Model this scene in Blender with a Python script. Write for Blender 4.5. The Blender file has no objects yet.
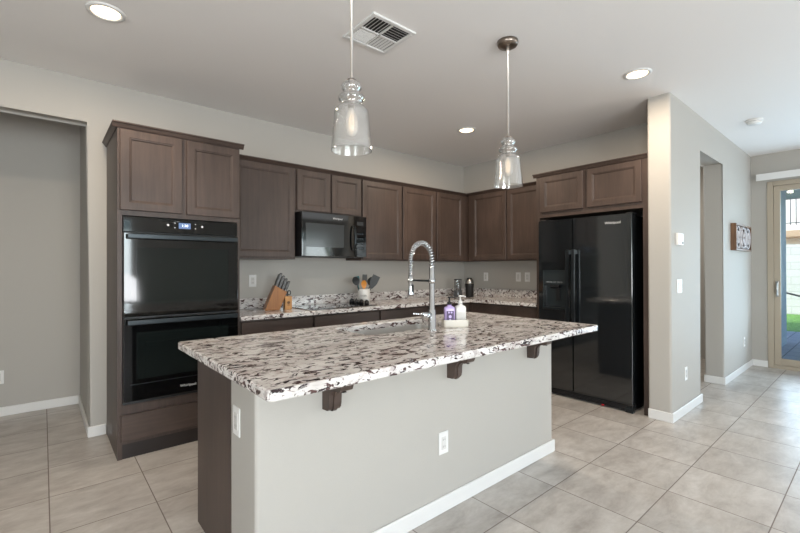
import bpy, bmesh, math, random
from mathutils import Vector, Matrix
random.seed(7)
SC = bpy.context.scene
COL = SC.collection

# ------------------------------------------------------------------ camera, world, sun, window light, exposure
cam_data = bpy.data.cameras.new('camera')
cam_data.sensor_width = 36.0
cam_data.lens = 18.773
cam_data.clip_start = 0.05
cam = bpy.data.objects.new('camera', cam_data)
COL.objects.link(cam)
cam.matrix_world = Matrix(((0.759755, -0.000534, -0.650209, -4.65707),
                           (-0.650204, -0.004916, -0.759744, -4.00709),
                           (-0.002791, 0.999988, -0.004082, 1.29674),
                           (0, 0, 0, 1)))
SC.camera = cam

world = bpy.data.worlds.new('sky')
SC.world = world
world.use_nodes = True
wn = world.node_tree
wn.nodes.clear()
sky = wn.nodes.new('ShaderNodeTexSky')
sky.sky_type = 'NISHITA'
sky.sun_disc = False
sky.sun_elevation = math.radians(50)
sky.sun_rotation = math.radians(-80)
bgn = wn.nodes.new('ShaderNodeBackground')
bgn.inputs['Strength'].default_value = 0.45
won = wn.nodes.new('ShaderNodeOutputWorld')
wn.links.new(sky.outputs[0], bgn.inputs['Color'])
wn.links.new(bgn.outputs[0], won.inputs['Surface'])

def aim(o, d):
    o.rotation_euler = Vector(d).to_track_quat('-Z', 'Y').to_euler()

sun_d = bpy.data.lights.new('sun', 'SUN')
sun_d.energy = 3.0
sun_d.angle = 0.01
sun_d.color = (1.0, 0.95, 0.88)
sun = bpy.data.objects.new('sun', sun_d)
COL.objects.link(sun)
sun.location = (-5, 0, 12)
aim(sun, (1.0, -0.12, -1.1))

def window_light(name, loc, d, sx, sy, power, color):
    L = bpy.data.lights.new(name, 'AREA')
    L.shape = 'RECTANGLE'
    L.size, L.size_y = sx, sy
    L.energy = power
    L.color = color
    o = bpy.data.objects.new(name, L)
    COL.objects.link(o)
    o.location = loc
    aim(o, d)
    return o

DAY = (0.95, 0.97, 1.0)
window_light('daylight_living', (-4.7, -8.25, 1.40), (0, 1, 0.8), 3.2, 2.0, 330, DAY)
window_light('daylight_dining', (1.25, -8.25, 1.40), (-0.15, 1, 0.8), 1.8, 2.0, 110, DAY)
window_light('daylight_patio', (2.75, -4.3, 1.20), (-1, 0, 0.5), 2.3, 2.2, 75, (0.62, 0.82, 1.0))
window_light('daylight_entry', (-7.72, -5.2, 1.40), (1, 0, 0.8), 1.7, 1.9, 150, DAY)
window_light('hall_fill_light', (1.4, -1.9, 2.70), (0, 0, -1), 0.3, 0.3, 16, (1.0, 0.93, 0.85))  # added unseen fill to brighten the hall

vs = SC.view_settings
vs.view_transform = 'Standard'
vs.look = 'None'
vs.gamma = 1.0
vs.use_curve_mapping = False
vs.exposure = 0.05
SC.cycles.max_bounces = 10
SC.cycles.diffuse_bounces = 6
SC.cycles.transparent_max_bounces = 24
SC.cycles.sample_clamp_indirect = 6.0
SC.cycles.caustics_reflective = False
SC.cycles.caustics_refractive = False

# ------------------------------------------------------------------ helpers
def lin(r, g, b):
    f = lambda c: (c / 255 / 12.92) if c / 255 <= 0.04045 else ((c / 255 + 0.055) / 1.055) ** 2.4
    return (f(r), f(g), f(b), 1.0)

class MB:
    """collects shapes, links them as ONE mesh object"""
    def __init__(s):
        s.bm = bmesh.new()
        s.mi = 0
    def _new(s, faces, smooth=False):
        for f in faces:
            f.material_index = s.mi
            f.smooth = smooth
    def box(s, x0, x1, y0, y1, z0, z1, bev=0.0, seg=2):
        if x0 > x1: x0, x1 = x1, x0
        if y0 > y1: y0, y1 = y1, y0
        if z0 > z1: z0, z1 = z1, z0
        v = [s.bm.verts.new((x, y, z)) for x in (x0, x1) for y in (y0, y1) for z in (z0, z1)]
        q = ((0, 1, 3, 2), (4, 6, 7, 5), (0, 4, 5, 1), (2, 3, 7, 6), (0, 2, 6, 4), (1, 5, 7, 3))
        fs = [s.bm.faces.new([v[i] for i in k]) for k in q]
        s._new(fs)
        if bev:
            es = list({e for f in fs for e in f.edges})
            r = bmesh.ops.bevel(s.bm, geom=es, offset=bev, segments=seg, profile=0.6, affect='EDGES')
            for f in r['faces']: f.material_index = s.mi
        return s
    def prism(s, pts, axis, a, b, bev=0.0, bev_pick=None, seg=3):
        """polygon pts in the two remaining axes (kept in x,y,z order) extruded along axis from a to b"""
        def P(p, t):
            if axis == 'x': return (t, p[0], p[1])
            if axis == 'y': return (p[0], t, p[1])
            return (p[0], p[1], t)
        A = [s.bm.verts.new(P(p, a)) for p in pts]
        B = [s.bm.verts.new(P(p, b)) for p in pts]
        n = len(pts)
        fs = [s.bm.faces.new(A), s.bm.faces.new(B[::-1])]
        sides = []
        for i in range(n):
            j = (i + 1) % n
            sides.append(s.bm.faces.new((A[i], B[i], B[j], A[j])))
        fs += sides
        s._new(fs)
        if bev:
            es = {e for f in fs for e in f.edges}
            if bev_pick:
                es = [e for e in es if bev_pick(e.verts[0].co, e.verts[1].co)]
            r = bmesh.ops.bevel(s.bm, geom=list(es), offset=bev, segments=seg, profile=0.5, affect='EDGES')
            for f in r['faces']: f.material_index = s.mi
        return s
    def lathe(s, prof, c=(0, 0, 0), seg=32, caps=True, M=None):
        """prof = [(radius, z)]"""
        rings = []
        for r, z in prof:
            ring = []
            for i in range(seg):
                a = 2 * math.pi * i / seg
                p = Vector((r * math.cos(a), r * math.sin(a), z))
                if M is not None: p = M @ p
                ring.append(s.bm.verts.new(p + Vector(c)))
            rings.append(ring)
        fs = []
        for k in range(len(rings) - 1):
            for i in range(seg):
                j = (i + 1) % seg
                fs.append(s.bm.faces.new((rings[k][i], rings[k][j], rings[k + 1][j], rings[k + 1][i])))
        s._new(fs, True)
        if caps:
            s._new([s.bm.faces.new(rings[0][::-1]), s.bm.faces.new(rings[-1])])
        return s
    def tube(s, pts, r, seg=12, radii=None):
        pts = [Vector(p) for p in pts]
        rings = []
        up = None
        for i, p in enumerate(pts):
            if i == 0: t = pts[1] - p
            elif i == len(pts) - 1: t = p - pts[i - 1]
            else: t = pts[i + 1] - pts[i - 1]
            t.normalize()
            if up is None:
                up = Vector((0, 0, 1)) if abs(t.z) < 0.9 else Vector((1, 0, 0))
            n = (up - t * up.dot(t)).normalized()
            up = n
            b = t.cross(n)
            rr = radii[i] if radii else r
            rings.append([s.bm.verts.new(p + (n * math.cos(2 * math.pi * k / seg) + b * math.sin(2 * math.pi * k / seg)) * rr) for k in range(seg)])
        fs = []
        for k in range(len(rings) - 1):
            for i in range(seg):
                j = (i + 1) % seg
                fs.append(s.bm.faces.new((rings[k][i], rings[k][j], rings[k + 1][j], rings[k + 1][i])))
        s._new(fs, True)
        s._new([s.bm.faces.new(rings[0][::-1]), s.bm.faces.new(rings[-1])])
        return s
    def cyl(s, p0, p1, r, seg=20, r1=None):
        return s.tube([p0, p1], r, seg, [r, r if r1 is None else r1])
    def loops(s, rings, cap0=True, cap1=True, smooth=False):
        """bridge rings (same count) of explicit points"""
        R = [[s.bm.verts.new(p) for p in ring] for ring in rings]
        n = len(R[0])
        fs = []
        for k in range(len(R) - 1):
            for i in range(n):
                j = (i + 1) % n
                fs.append(s.bm.faces.new((R[k][i], R[k][j], R[k + 1][j], R[k + 1][i])))
        s._new(fs, smooth)
        c = []
        if cap0: c.append(s.bm.faces.new(R[0][::-1]))
        if cap1: c.append(s.bm.faces.new(R[-1]))
        s._new(c)
        return s
    def build(s, name, mats, parent=None, local=False):
        bm = s.bm
        bmesh.ops.recalc_face_normals(bm, faces=bm.faces[:])
        if parent is not None and not local:
            bm.transform(root_matrix(parent).inverted())
        me = bpy.data.meshes.new(name)
        bm.to_mesh(me)
        bm.free()
        for m in (mats if isinstance(mats, (list, tuple)) else [mats]):
            me.materials.append(m)
        o = bpy.data.objects.new(name, me)
        COL.objects.link(o)
        if parent is not None: o.parent = parent
        return o

def root_matrix(o):
    m = Matrix.Identity(4)
    while o is not None:
        m = Matrix.LocRotScale(o.location, o.rotation_euler, o.scale) @ m
        o = o.parent
    return m

def tag(o, label=None, cat=None, group=None, kind=None):
    if label: o['label'] = label
    if cat: o['category'] = cat
    if group: o['group'] = group
    if kind: o['kind'] = kind
    return o

def thing(name, label, cat, loc=(0, 0, 0), rz=0.0, group=None):
    o = bpy.data.objects.new(name, None)
    o.empty_display_size = 0.1
    COL.objects.link(o)
    o.location = loc
    o.rotation_euler = (0, 0, rz)
    return tag(o, label, cat, group)

def struct(name, mb, mats, parent=None):
    o = mb.build(name, mats, parent)
    if parent is None: o['kind'] = 'structure'
    return o

def copy_tree(o, parent=None):
    c = o.copy()
    COL.objects.link(c)
    if parent is not None: c.parent = parent
    for ch in [x for x in COL.objects if x.parent == o]:
        copy_tree(ch, c)
    return c

def text_mesh(name, body, size, mat, parent, M, depth=0.0006):
    """lettering as a mesh; M maps local (x right, y up, z out) into world"""
    cu = bpy.data.curves.new(name, 'FONT')
    cu.body = body
    cu.size = size
    cu.extrude = depth
    cu.align_x = 'CENTER'
    cu.align_y = 'CENTER'
    t = bpy.data.objects.new(name, cu)
    COL.objects.link(t)
    bpy.context.view_layer.update()
    dg = bpy.context.evaluated_depsgraph_get()
    me = bpy.data.meshes.new_from_object(t.evaluated_get(dg))
    bpy.data.objects.remove(t)
    bpy.data.curves.remove(cu)
    me.transform(root_matrix(parent).inverted() @ M)
    me.materials.clear()
    me.materials.append(mat)
    me.name = name
    o = bpy.data.objects.new(name, me)
    COL.objects.link(o)
    o.parent = parent
    return o

def face_negy(x, y, z):      # lettering that faces -y
    return Matrix(((1, 0, 0, x), (0, 0, -1, y), (0, 1, 0, z), (0, 0, 0, 1)))
def face_negx(x, y, z):      # lettering that faces -x
    return Matrix(((0, 0, -1, x), (-1, 0, 0, y), (0, 1, 0, z), (0, 0, 0, 1)))

# ------------------------------------------------------------------ materials
def mat(name, color=(0.5, 0.5, 0.5, 1), rough=0.5, metal=0.0, spec=0.5, emis=None, estr=0.0, coat=0.0):
    m = bpy.data.materials.new(name)
    m.use_nodes = True
    b = m.node_tree.nodes['Principled BSDF']
    b.inputs['Base Color'].default_value = color
    b.inputs['Roughness'].default_value = rough
    b.inputs['Metallic'].default_value = metal
    b.inputs['Specular IOR Level'].default_value = spec
    if coat:
        b.inputs['Coat Weight'].default_value = coat
        b.inputs['Coat Roughness'].default_value = 0.05
    if emis:
        b.inputs['Emission Color'].default_value = emis
        b.inputs['Emission Strength'].default_value = estr
    return m

class NT:
    def __init__(s, m):
        s.t = m.node_tree
        s.b = s.t.nodes['Principled BSDF']
    def n(s, typ, **kw):
        o = s.t.nodes.new(typ)
        for k, v in kw.items():
            if k in o.inputs.keys(): o.inputs[k].default_value = v
            else: setattr(o, k, v)
        return o
    def l(s, a, b): s.t.links.new(a, b)
    def ramp(s, src, stops, interp='LINEAR'):
        r = s.t.nodes.new('ShaderNodeValToRGB')
        r.color_ramp.interpolation = interp
        e = r.color_ramp.elements
        while len(e) < len(stops): e.new(0.5)
        for k, (p, c) in zip(e, stops):
            k.position = p
            k.color = c if len(c) == 4 else (*c, 1)
        s.l(src, r.inputs[0])
        return r
    def mix(s, fac, a, b, mode='MIX'):
        m = s.t.nodes.new('ShaderNodeMix')
        m.data_type = 'RGBA'
        m.blend_type = mode
        for sock, v in ((m.inputs[0], fac), (m.inputs[6], a), (m.inputs[7], b)):
            if hasattr(v, 'links'): s.l(v, sock)
            else: sock.default_value = v
        return m.outputs[2]
    def bump(s, h, strength=0.1, dist=0.01):
        b = s.t.nodes.new('ShaderNodeBump')
        b.inputs['Strength'].default_value = strength
        b.inputs['Distance'].default_value = dist
        s.l(h, b.inputs['Height'])
        s.l(b.outputs[0], s.b.inputs['Normal'])
    def coords(s, scale=(1, 1, 1), rot=(0, 0, 0), kind='Object'):
        tc = s.t.nodes.new('ShaderNodeTexCoord')
        mp = s.t.nodes.new('ShaderNodeMapping')
        mp.inputs['Scale'].default_value = scale
        mp.inputs['Rotation'].default_value = rot
        s.l(tc.outputs[kind], mp.inputs[0])
        return mp.outputs[0]
    def geo(s, scale=(1, 1, 1), rot=(0, 0, 0)):
        g = s.t.nodes.new('ShaderNodeNewGeometry')
        mp = s.t.nodes.new('ShaderNodeMapping')
        mp.inputs['Scale'].default_value = scale
        mp.inputs['Rotation'].default_value = rot
        s.l(g.outputs['Position'], mp.inputs[0])
        return mp.outputs[0]

def paint(name, c, bump=0.12):
    m = mat(name, c, 0.62, spec=0.3)
    t = NT(m)
    n = t.n('ShaderNodeTexNoise', Scale=130.0, Detail=3.0)
    t.l(t.geo(), n.inputs['Vector'])
    t.bump(n.outputs[0], bump, 0.004)
    return m

M_wall = paint('wall_paint', lin(177, 173, 166))
M_ceil = paint('ceiling_paint', lin(236, 233, 230), 0.18)
M_trim = mat('white_trim_paint', lin(222, 221, 218), 0.4)
M_plastic = mat('white_plastic', lin(224, 223, 220), 0.35)
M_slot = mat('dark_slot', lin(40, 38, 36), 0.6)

def wood(name, c0, c1, axis=2, rough=0.42, sc=1.0):
    m = mat(name, c0, rough, spec=0.4)
    t = NT(m)
    s = [26 * sc, 26 * sc, 26 * sc]
    s[axis] = 1.6 * sc
    v = t.geo(tuple(s))
    n = t.n('ShaderNodeTexNoise', Scale=1.6, Detail=6.0, Roughness=0.62, Distortion=0.5)
    t.l(v, n.inputs['Vector'])
    n2 = t.n('ShaderNodeTexNoise', Scale=3.2, Detail=3.0)
    t.l(t.geo((1, 1, 0.6)), n2.inputs['Vector'])
    r = t.ramp(n.outputs[0], [(0.3, c1), (0.72, c0)])
    r2 = t.ramp(n2.outputs[0], [(0.3, (0.72, 0.72, 0.72)), (0.7, (1.12, 1.12, 1.12))])
    t.l(t.mix(1.0, r.outputs[0], r2.outputs[0], 'MULTIPLY'), t.b.inputs['Base Color'])
    t.bump(n.outputs[0], 0.05, 0.002)
    return m

M_cab = wood('stained_maple', lin(82, 68, 61), lin(67, 55, 49))
M_cabh = wood('stained_maple_crosswise', lin(82, 68, 61), lin(67, 55, 49), axis=0)
M_kick = wood('dark_toe_kick', lin(50, 42, 39), lin(42, 35, 33), axis=0)
M_honey = wood('honey_wood', lin(172, 114, 56), lin(146, 92, 42), sc=2.0)
M_honey2 = wood('pale_honey_wood', lin(203, 150, 88), lin(180, 126, 66), sc=2.0)
M_oldwood = wood('weathered_brown_wood', lin(130, 96, 70), lin(95, 68, 50), sc=1.5)

def granite():
    m = mat('granite', lin(214, 208, 202), 0.12, spec=0.5)
    t = NT(m)
    v = t.geo((0.68, 1.25, 1.6), (0, 0, 0.30))
    def noise(sc, det, ro, dist, off=0.0):
        n = t.n('ShaderNodeTexNoise', Scale=sc, Detail=det, Roughness=ro, Distortion=dist)
        a = t.n('ShaderNodeVectorMath', operation='ADD')
        t.l(v, a.inputs[0])
        a.inputs[1].default_value = (off, off * 1.7, off * 0.3)
        t.l(a.outputs[0], n.inputs['Vector'])
        return n.outputs[0]
    base = t.ramp(noise(7, 3, 0.6, 0.4), [(0.33, lin(196, 189, 184)), (0.5, lin(217, 213, 209)), (0.68, lin(229, 226, 222))])
    grey = t.ramp(noise(13, 4, 0.62, 0.9, 3.1), [(0.54, (0, 0, 0)), (0.62, (1, 1, 1))])
    c = t.mix(grey.outputs[0], base.outputs[0], lin(186, 176, 172))
    dark = t.ramp(noise(17, 4, 0.58, 1.5, 7.7), [(0.55, (0, 0, 0)), (0.585, (1, 1, 1))])
    c = t.mix(dark.outputs[0], c, lin(84, 62, 60))
    blk = t.ramp(noise(22, 4, 0.6, 1.3, 13.0), [(0.595, (0, 0, 0)), (0.63, (1, 1, 1))])
    c = t.mix(blk.outputs[0], c, lin(46, 36, 38))
    fleck = t.ramp(noise(80, 2, 0.5, 0.2, 5.0), [(0.66, (0, 0, 0)), (0.70, (1, 1, 1))])
    c = t.mix(fleck.outputs[0], c, lin(140, 126, 122))
    t.l(c, t.b.inputs['Base Color'])
    return m
M_granite = granite()

def tile():
    m = mat('floor_tile', lin(180, 172, 165), 0.34, spec=0.4)
    t = NT(m)
    g = t.n('ShaderNodeNewGeometry')
    sx = t.n('ShaderNodeSeparateXYZ')
    t.l(g.outputs['Position'], sx.inputs[0])
    def cell(sock, origin, pitch):
        a = t.n('ShaderNodeMath', operation='SUBTRACT'); t.l(sock, a.inputs[0]); a.inputs[1].default_value = origin
        d = t.n('ShaderNodeMath', operation='DIVIDE'); t.l(a.outputs[0], d.inputs[0]); d.inputs[1].default_value = pitch
        fl = t.n('ShaderNodeMath', operation='FLOOR'); t.l(d.outputs[0], fl.inputs[0])
        fr = t.n('ShaderNodeMath', operation='FRACT'); t.l(d.outputs[0], fr.inputs[0])
        h = t.n('ShaderNodeMath', operation='SUBTRACT'); t.l(fr.outputs[0], h.inputs[0]); h.inputs[1].default_value = 0.5
        ab = t.n('ShaderNodeMath', operation='ABSOLUTE'); t.l(h.outputs[0], ab.inputs[0])
        return fl.outputs[0], ab.outputs[0]
    cx, ex = cell(sx.outputs[0], -0.99, 0.455)
    cy, ey = cell(sx.outputs[1], -3.17, 0.4535)
    mx = t.n('ShaderNodeMath', operation='MAXIMUM'); t.l(ex, mx.inputs[0]); t.l(ey, mx.inputs[1])
    gr = t.ramp(mx.outputs[0], [(0.4932, (0, 0, 0)), (0.4960, (1, 1, 1))])
    cm = t.n('ShaderNodeCombineXYZ'); t.l(cx, cm.inputs[0]); t.l(cy, cm.inputs[1])
    wnz = t.n('ShaderNodeTexWhiteNoise'); t.l(cm.outputs[0], wnz.inputs[0])
    sc = t.n('ShaderNodeVectorMath', operation='SCALE'); t.l(wnz.outputs['Color'], sc.inputs[0]); sc.inputs['Scale'].default_value = 9.0
    add = t.n('ShaderNodeVectorMath', operation='ADD'); t.l(g.outputs['Position'], add.inputs[0]); t.l(sc.outputs[0], add.inputs[1])
    mp = t.n('ShaderNodeMapping'); mp.inputs['Scale'].default_value = (1.1, 2.4, 1.0); mp.inputs['Rotation'].default_value = (0, 0, 0.12)
    t.l(add.outputs[0], mp.inputs[0])
    n = t.n('ShaderNodeTexNoise', Scale=3.6, Detail=9.0, Roughness=0.7, Distortion=0.3); t.l(mp.outputs[0], n.inputs['Vector'])
    n2 = t.n('ShaderNodeTexNoise', Scale=2.2, Detail=3.0, Roughness=0.5); t.l(add.outputs[0], n2.inputs['Vector'])
    r = t.ramp(n.outputs[0], [(0.30, lin(160, 152, 145)), (0.5, lin(184, 178, 171)), (0.70, lin(203, 198, 192))])
    r2 = t.ramp(n2.outputs[0], [(0.3, (0.9, 0.9, 0.9)), (0.7, (1.06, 1.06, 1.06))])
    c = t.mix(1.0, r.outputs[0], r2.outputs[0], 'MULTIPLY')
    tv = t.ramp(wnz.outputs['Value'], [(0, (0.94, 0.94, 0.94)), (1, (1.04, 1.04, 1.04))])
    c = t.mix(1.0, c, tv.outputs[0], 'MULTIPLY')
    c = t.mix(gr.outputs[0], c, lin(122, 112, 105))
    t.l(c, t.b.inputs['Base Color'])
    rr = t.ramp(gr.outputs[0], [(0, (0.32, 0.32, 0.32)), (1, (0.8, 0.8, 0.8))])
    t.l(rr.outputs[0], t.b.inputs['Roughness'])
    inv = t.n('ShaderNodeMath', operation='SUBTRACT'); inv.inputs[0].default_value = 1.0; t.l(gr.outputs[0], inv.inputs[1])
    t.bump(inv.outputs[0], 0.35, 0.002)
    return m
M_tile = tile()

M_black = mat('black_enamel', lin(16, 17, 18), 0.16, spec=0.5)
M_blackglass = mat('black_glass', lin(9, 10, 11), 0.05, spec=0.5, coat=0.4)
M_ovenwin = mat('oven_window_glass', lin(22, 27, 26), 0.06, spec=0.45)
M_mwwin = mat('microwave_window_mesh', lin(56, 58, 59), 0.12, spec=0.4)
M_blacksoft = mat('black_plastic', lin(24, 24, 25), 0.42)
M_handle = mat('black_steel_handle', lin(58, 63, 66), 0.28, metal=0.8)
M_chrome = mat('polished_chrome', lin(205, 208, 210), 0.10, metal=1.0)
M_steel = mat('brushed_steel', lin(176, 174, 170), 0.3, metal=1.0)
M_nickel = mat('brushed_nickel', lin(150, 138, 128), 0.32, metal=1.0)
M_rod = mat('pale_nickel', lin(215, 208, 200), 0.35, metal=0.75)
M_knife = mat('dark_knife_handle', lin(62, 60, 58), 0.32, metal=0.4)
M_hose = mat('grey_hose', lin(120, 120, 120), 0.45)
M_basin = mat('satin_steel_basin', lin(205, 203, 199), 0.42, metal=0.6)
M_logo = mat('silver_lettering', lin(205, 205, 205), 0.4)
M_led = mat('lit_display', lin(30, 40, 60), 0.3, emis=lin(120, 150, 200), estr=0.7)
M_ledtext = mat('lit_digits', lin(240, 245, 255), 0.3, emis=lin(230, 240, 255), estr=1.4)
M_lens = mat('lit_lens', lin(255, 240, 220), 0.4, emis=lin(255, 226, 186), estr=5.0)
M_white = mat('white_ceramic', lin(212, 210, 206), 0.25)
M_cream = mat('cream_ceramic', lin(205, 199, 187), 0.3)
M_lav = mat('lavender_liquid', lin(178, 158, 205), 0.2)
M_purple = mat('dark_purple_label', lin(72, 52, 92), 0.45)
M_glass_dark = mat('dark_glass_jar', lin(70, 72, 74), 0.08, spec=0.6)
M_teal = mat('teal_silicone', lin(30, 110, 116), 0.5)
M_orange = mat('orange_wood_spoon', lin(212, 140, 58), 0.5)
M_utensil = mat('charcoal_silicone', lin(48, 50, 50), 0.5)
M_red = mat('red_tab', lin(200, 40, 50), 0.5)
M_tan = mat('tan_vinyl_frame', lin(168, 156, 138), 0.5)
M_rail = mat('dark_iron', lin(44, 44, 48), 0.5)
M_stucco = paint('shade_tinted_stucco', lin(132, 158, 178), 0.4)  # blue cast of skylit shade is put into the stucco colour
M_house = paint('pale_stucco', lin(226, 220, 208), 0.3)
M_roof = mat('tan_fascia', lin(178, 150, 118), 0.7)

def thin_glass(name, tint, refl=1.0, base=0.06, bumpy=0.0, milky=0.0):
    m = bpy.data.materials.new(name)
    m.use_nodes = True
    nt = m.node_tree
    nt.nodes.clear()
    out = nt.nodes.new('ShaderNodeOutputMaterial')
    tr = nt.nodes.new('ShaderNodeBsdfTransparent'); tr.inputs[0].default_value = tint
    gl = nt.nodes.new('ShaderNodeBsdfGlossy'); gl.inputs['Roughness'].default_value = 0.03
    lw = nt.nodes.new('ShaderNodeLayerWeight'); lw.inputs['Blend'].default_value = 0.35
    mr = nt.nodes.new('ShaderNodeMapRange')
    mr.inputs['To Min'].default_value = base
    mr.inputs['To Max'].default_value = refl
    nt.links.new(lw.outputs['Facing'], mr.inputs[0])
    mx = nt.nodes.new('ShaderNodeMixShader')
    nt.links.new(mr.outputs[0], mx.inputs[0])
    nt.links.new(tr.outputs[0], mx.inputs[1])
    nt.links.new(gl.outputs[0], mx.inputs[2])
    nt.links.new(mx.outputs[0], out.inputs[0])
    if milky:
        df = nt.nodes.new('ShaderNodeBsdfTranslucent'); df.inputs[0].default_value = (0.9, 0.9, 0.88, 1)
        d2 = nt.nodes.new('ShaderNodeBsdfDiffuse'); d2.inputs[0].default_value = (0.9, 0.9, 0.88, 1)
        m3 = nt.nodes.new('ShaderNodeMixShader'); nt.links.new(df.outputs[0], m3.inputs[1]); nt.links.new(d2.outputs[0], m3.inputs[2])
        m2 = nt.nodes.new('ShaderNodeMixShader'); m2.inputs[0].default_value = milky
        nt.links.new(tr.outputs[0], m2.inputs[1]); nt.links.new(m3.outputs[0], m2.inputs[2])
        nt.links.new(m2.outputs[0], mx.inputs[1])
    if bumpy:
        n = nt.nodes.new('ShaderNodeTexNoise'); n.inputs['Scale'].default_value = 60
        bp = nt.nodes.new('ShaderNodeBump'); bp.inputs['Strength'].default_value = bumpy
        nt.links.new(n.outputs[0], bp.inputs['Height'])
        nt.links.new(bp.outputs[0], gl.inputs['Normal'])
    return m
M_pane = thin_glass('window_glass', (0.93, 0.97, 0.98, 1), 0.6, 0.05)
M_shade = thin_glass('clear_seeded_glass', (0.985, 0.985, 0.98, 1), 0.95, 0.06, 0.25, 0.11)
M_bulb = thin_glass('bulb_glass', (0.97, 0.96, 0.95, 1), 0.6, 0.12, 0.0, 0.45)
M_jar = thin_glass('jar_glass', (0.72, 0.74, 0.75, 1), 0.6, 0.10)
M_filament = mat('warm_filament', lin(255, 220, 170), 0.4, emis=lin(255, 214, 160), estr=3.0)

def noisy(name, c0, c1, sc, rough=0.8):
    m = mat(name, c0, rough, spec=0.2)
    t = NT(m)
    n = t.n('ShaderNodeTexNoise', Scale=sc, Detail=5.0)
    t.l(t.geo(), n.inputs['Vector'])
    r = t.ramp(n.outputs[0], [(0.35, c0), (0.65, c1)])
    t.l(r.outputs[0], t.b.inputs['Base Color'])
    t.bump(n.outputs[0], 0.3, 0.01)
    return m
M_grass = noisy('lawn_green', lin(84, 132, 58), lin(130, 176, 88), 14)

def blocks(name, c, mortar, bw, bh, axis):
    m = mat(name, c, 0.85, spec=0.2)
    t = NT(m)
    g = t.geo()
    sp = t.n('ShaderNodeSeparateXYZ'); t.l(g, sp.inputs[0])
    cb = t.n('ShaderNodeCombineXYZ')
    a, b = {'x': (1, 2), 'z': (0, 1)}[axis]
    t.l(sp.outputs[a], cb.inputs[0]); t.l(sp.outputs[b], cb.inputs[1])
    br = t.n('ShaderNodeTexBrick')
    br.inputs['Color1'].default_value = c
    br.inputs['Color2'].default_value = tuple(x * 0.93 for x in c[:3]) + (1,)
    br.inputs['Mortar'].default_value = mortar
    br.inputs['Scale'].default_value = 1.0
    br.inputs['Brick Width'].default_value = bw
    br.inputs['Row Height'].default_value = bh
    br.inputs['Mortar Size'].default_value = 0.008
    t.l(cb.outputs[0], br.inputs['Vector'])
    t.l(br.outputs[0], t.b.inputs['Base Color'])
    return m
M_block = blocks('concrete_block', lin(214, 208, 200), lin(184, 178, 170), 0.41, 0.205, 'x')
M_paver = blocks('patio_paver', lin(150, 158, 170), lin(104, 110, 120), 0.4, 0.2, 'z')
M_desert = noisy('gravel', lin(176, 160, 140), lin(196, 182, 162), 25)

# ------------------------------------------------------------------ the setting
ZC = 2.763
YC, YI = -2.833, -2.655          # hall wall faces
XD = 2.485                       # patio wall face
struct('floor', MB().box(-7.6, 2.62, -8.15, 1.25, -0.12, 0.0), M_tile)
struct('ceiling', MB().box(-7.6, 2.62, -8.15, 1.25, ZC, ZC + 0.15), M_ceil)
# back wall with the alcove opening (x -5.60 .. -4.40)
def bull(c0, c1, test):
    return test(c0) and test(c1)
wb = MB()
wb.prism([(-7.6, 0), (-5.6, 0), (-5.6, 2.450), (-4.382, 2.450), (-4.382, 0), (0.15, 0), (0.15, ZC), (-7.6, ZC)], 'y', 0.0, 0.14,
         bev=0.018, bev_pick=lambda a, b: abs(a.y - b.y) < 1e-6 and all(-5.7 < p.x < -4.3 and (abs(p.x + 4.382) < 1e-4 or abs(p.x + 5.6) < 1e-4) and p.z < 2.5 for p in (a, b)) and (a.z > 2.4 or b.z > 2.4))
struct('wall_back', wb, M_wall)
struct('wall_alcove_side', MB().box(-4.384, -4.26, 0.14, 1.08, 0, ZC), M_wall)
struct('wall_alcove_back', MB().box(-7.6, -4.26, 1.08, 1.22, 0, ZC), M_wall)
struct('wall_right', MB().box(0.0, 0.15, YI, 0.0, 0, ZC), M_wall)
wc = MB()
wc.prism([(-0.6746, 0), (0.157, 0), (0.157, 2.446), (1.043, 2.446), (1.043, 0), (XD, 0), (XD, ZC), (-0.6746, ZC)], 'y', YC, YI,
         bev=0.018, bev_pick=lambda a, b: abs(a.y - b.y) < 1e-6 and (all(abs(p.x + 0.6746) < 1e-4 for p in (a, b)) or (all(p.z < 2.5 for p in (a, b)) and (a.z > 2.4 or b.z > 2.4) and all(0.1 < p.x < 1.1 for p in (a, b)))))
struct('wall_hall', wc, M_wall)
struct('wall_hall_back', MB().box(0.15, XD, -1.2, -1.06, 0, ZC), M_wall)
# patio wall with the sliding door opening
wp = MB()
wp.box(XD, XD + 0.135, -8.15, -7.6, 0, ZC); wp.box(XD, XD + 0.135, -7.6, -6.2, 0, 0.45); wp.box(XD, XD + 0.135, -7.6, -6.2, 2.05, ZC)
wp.prism([(-6.2, 0), (-5.45, 0), (-5.45, 2.40), (-2.995, 2.40), (-2.995, 0), (-1.06, 0), (-1.06, ZC), (-6.2, ZC)], 'x', XD, XD + 0.135)
struct('wall_patio', wp, M_wall)
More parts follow.
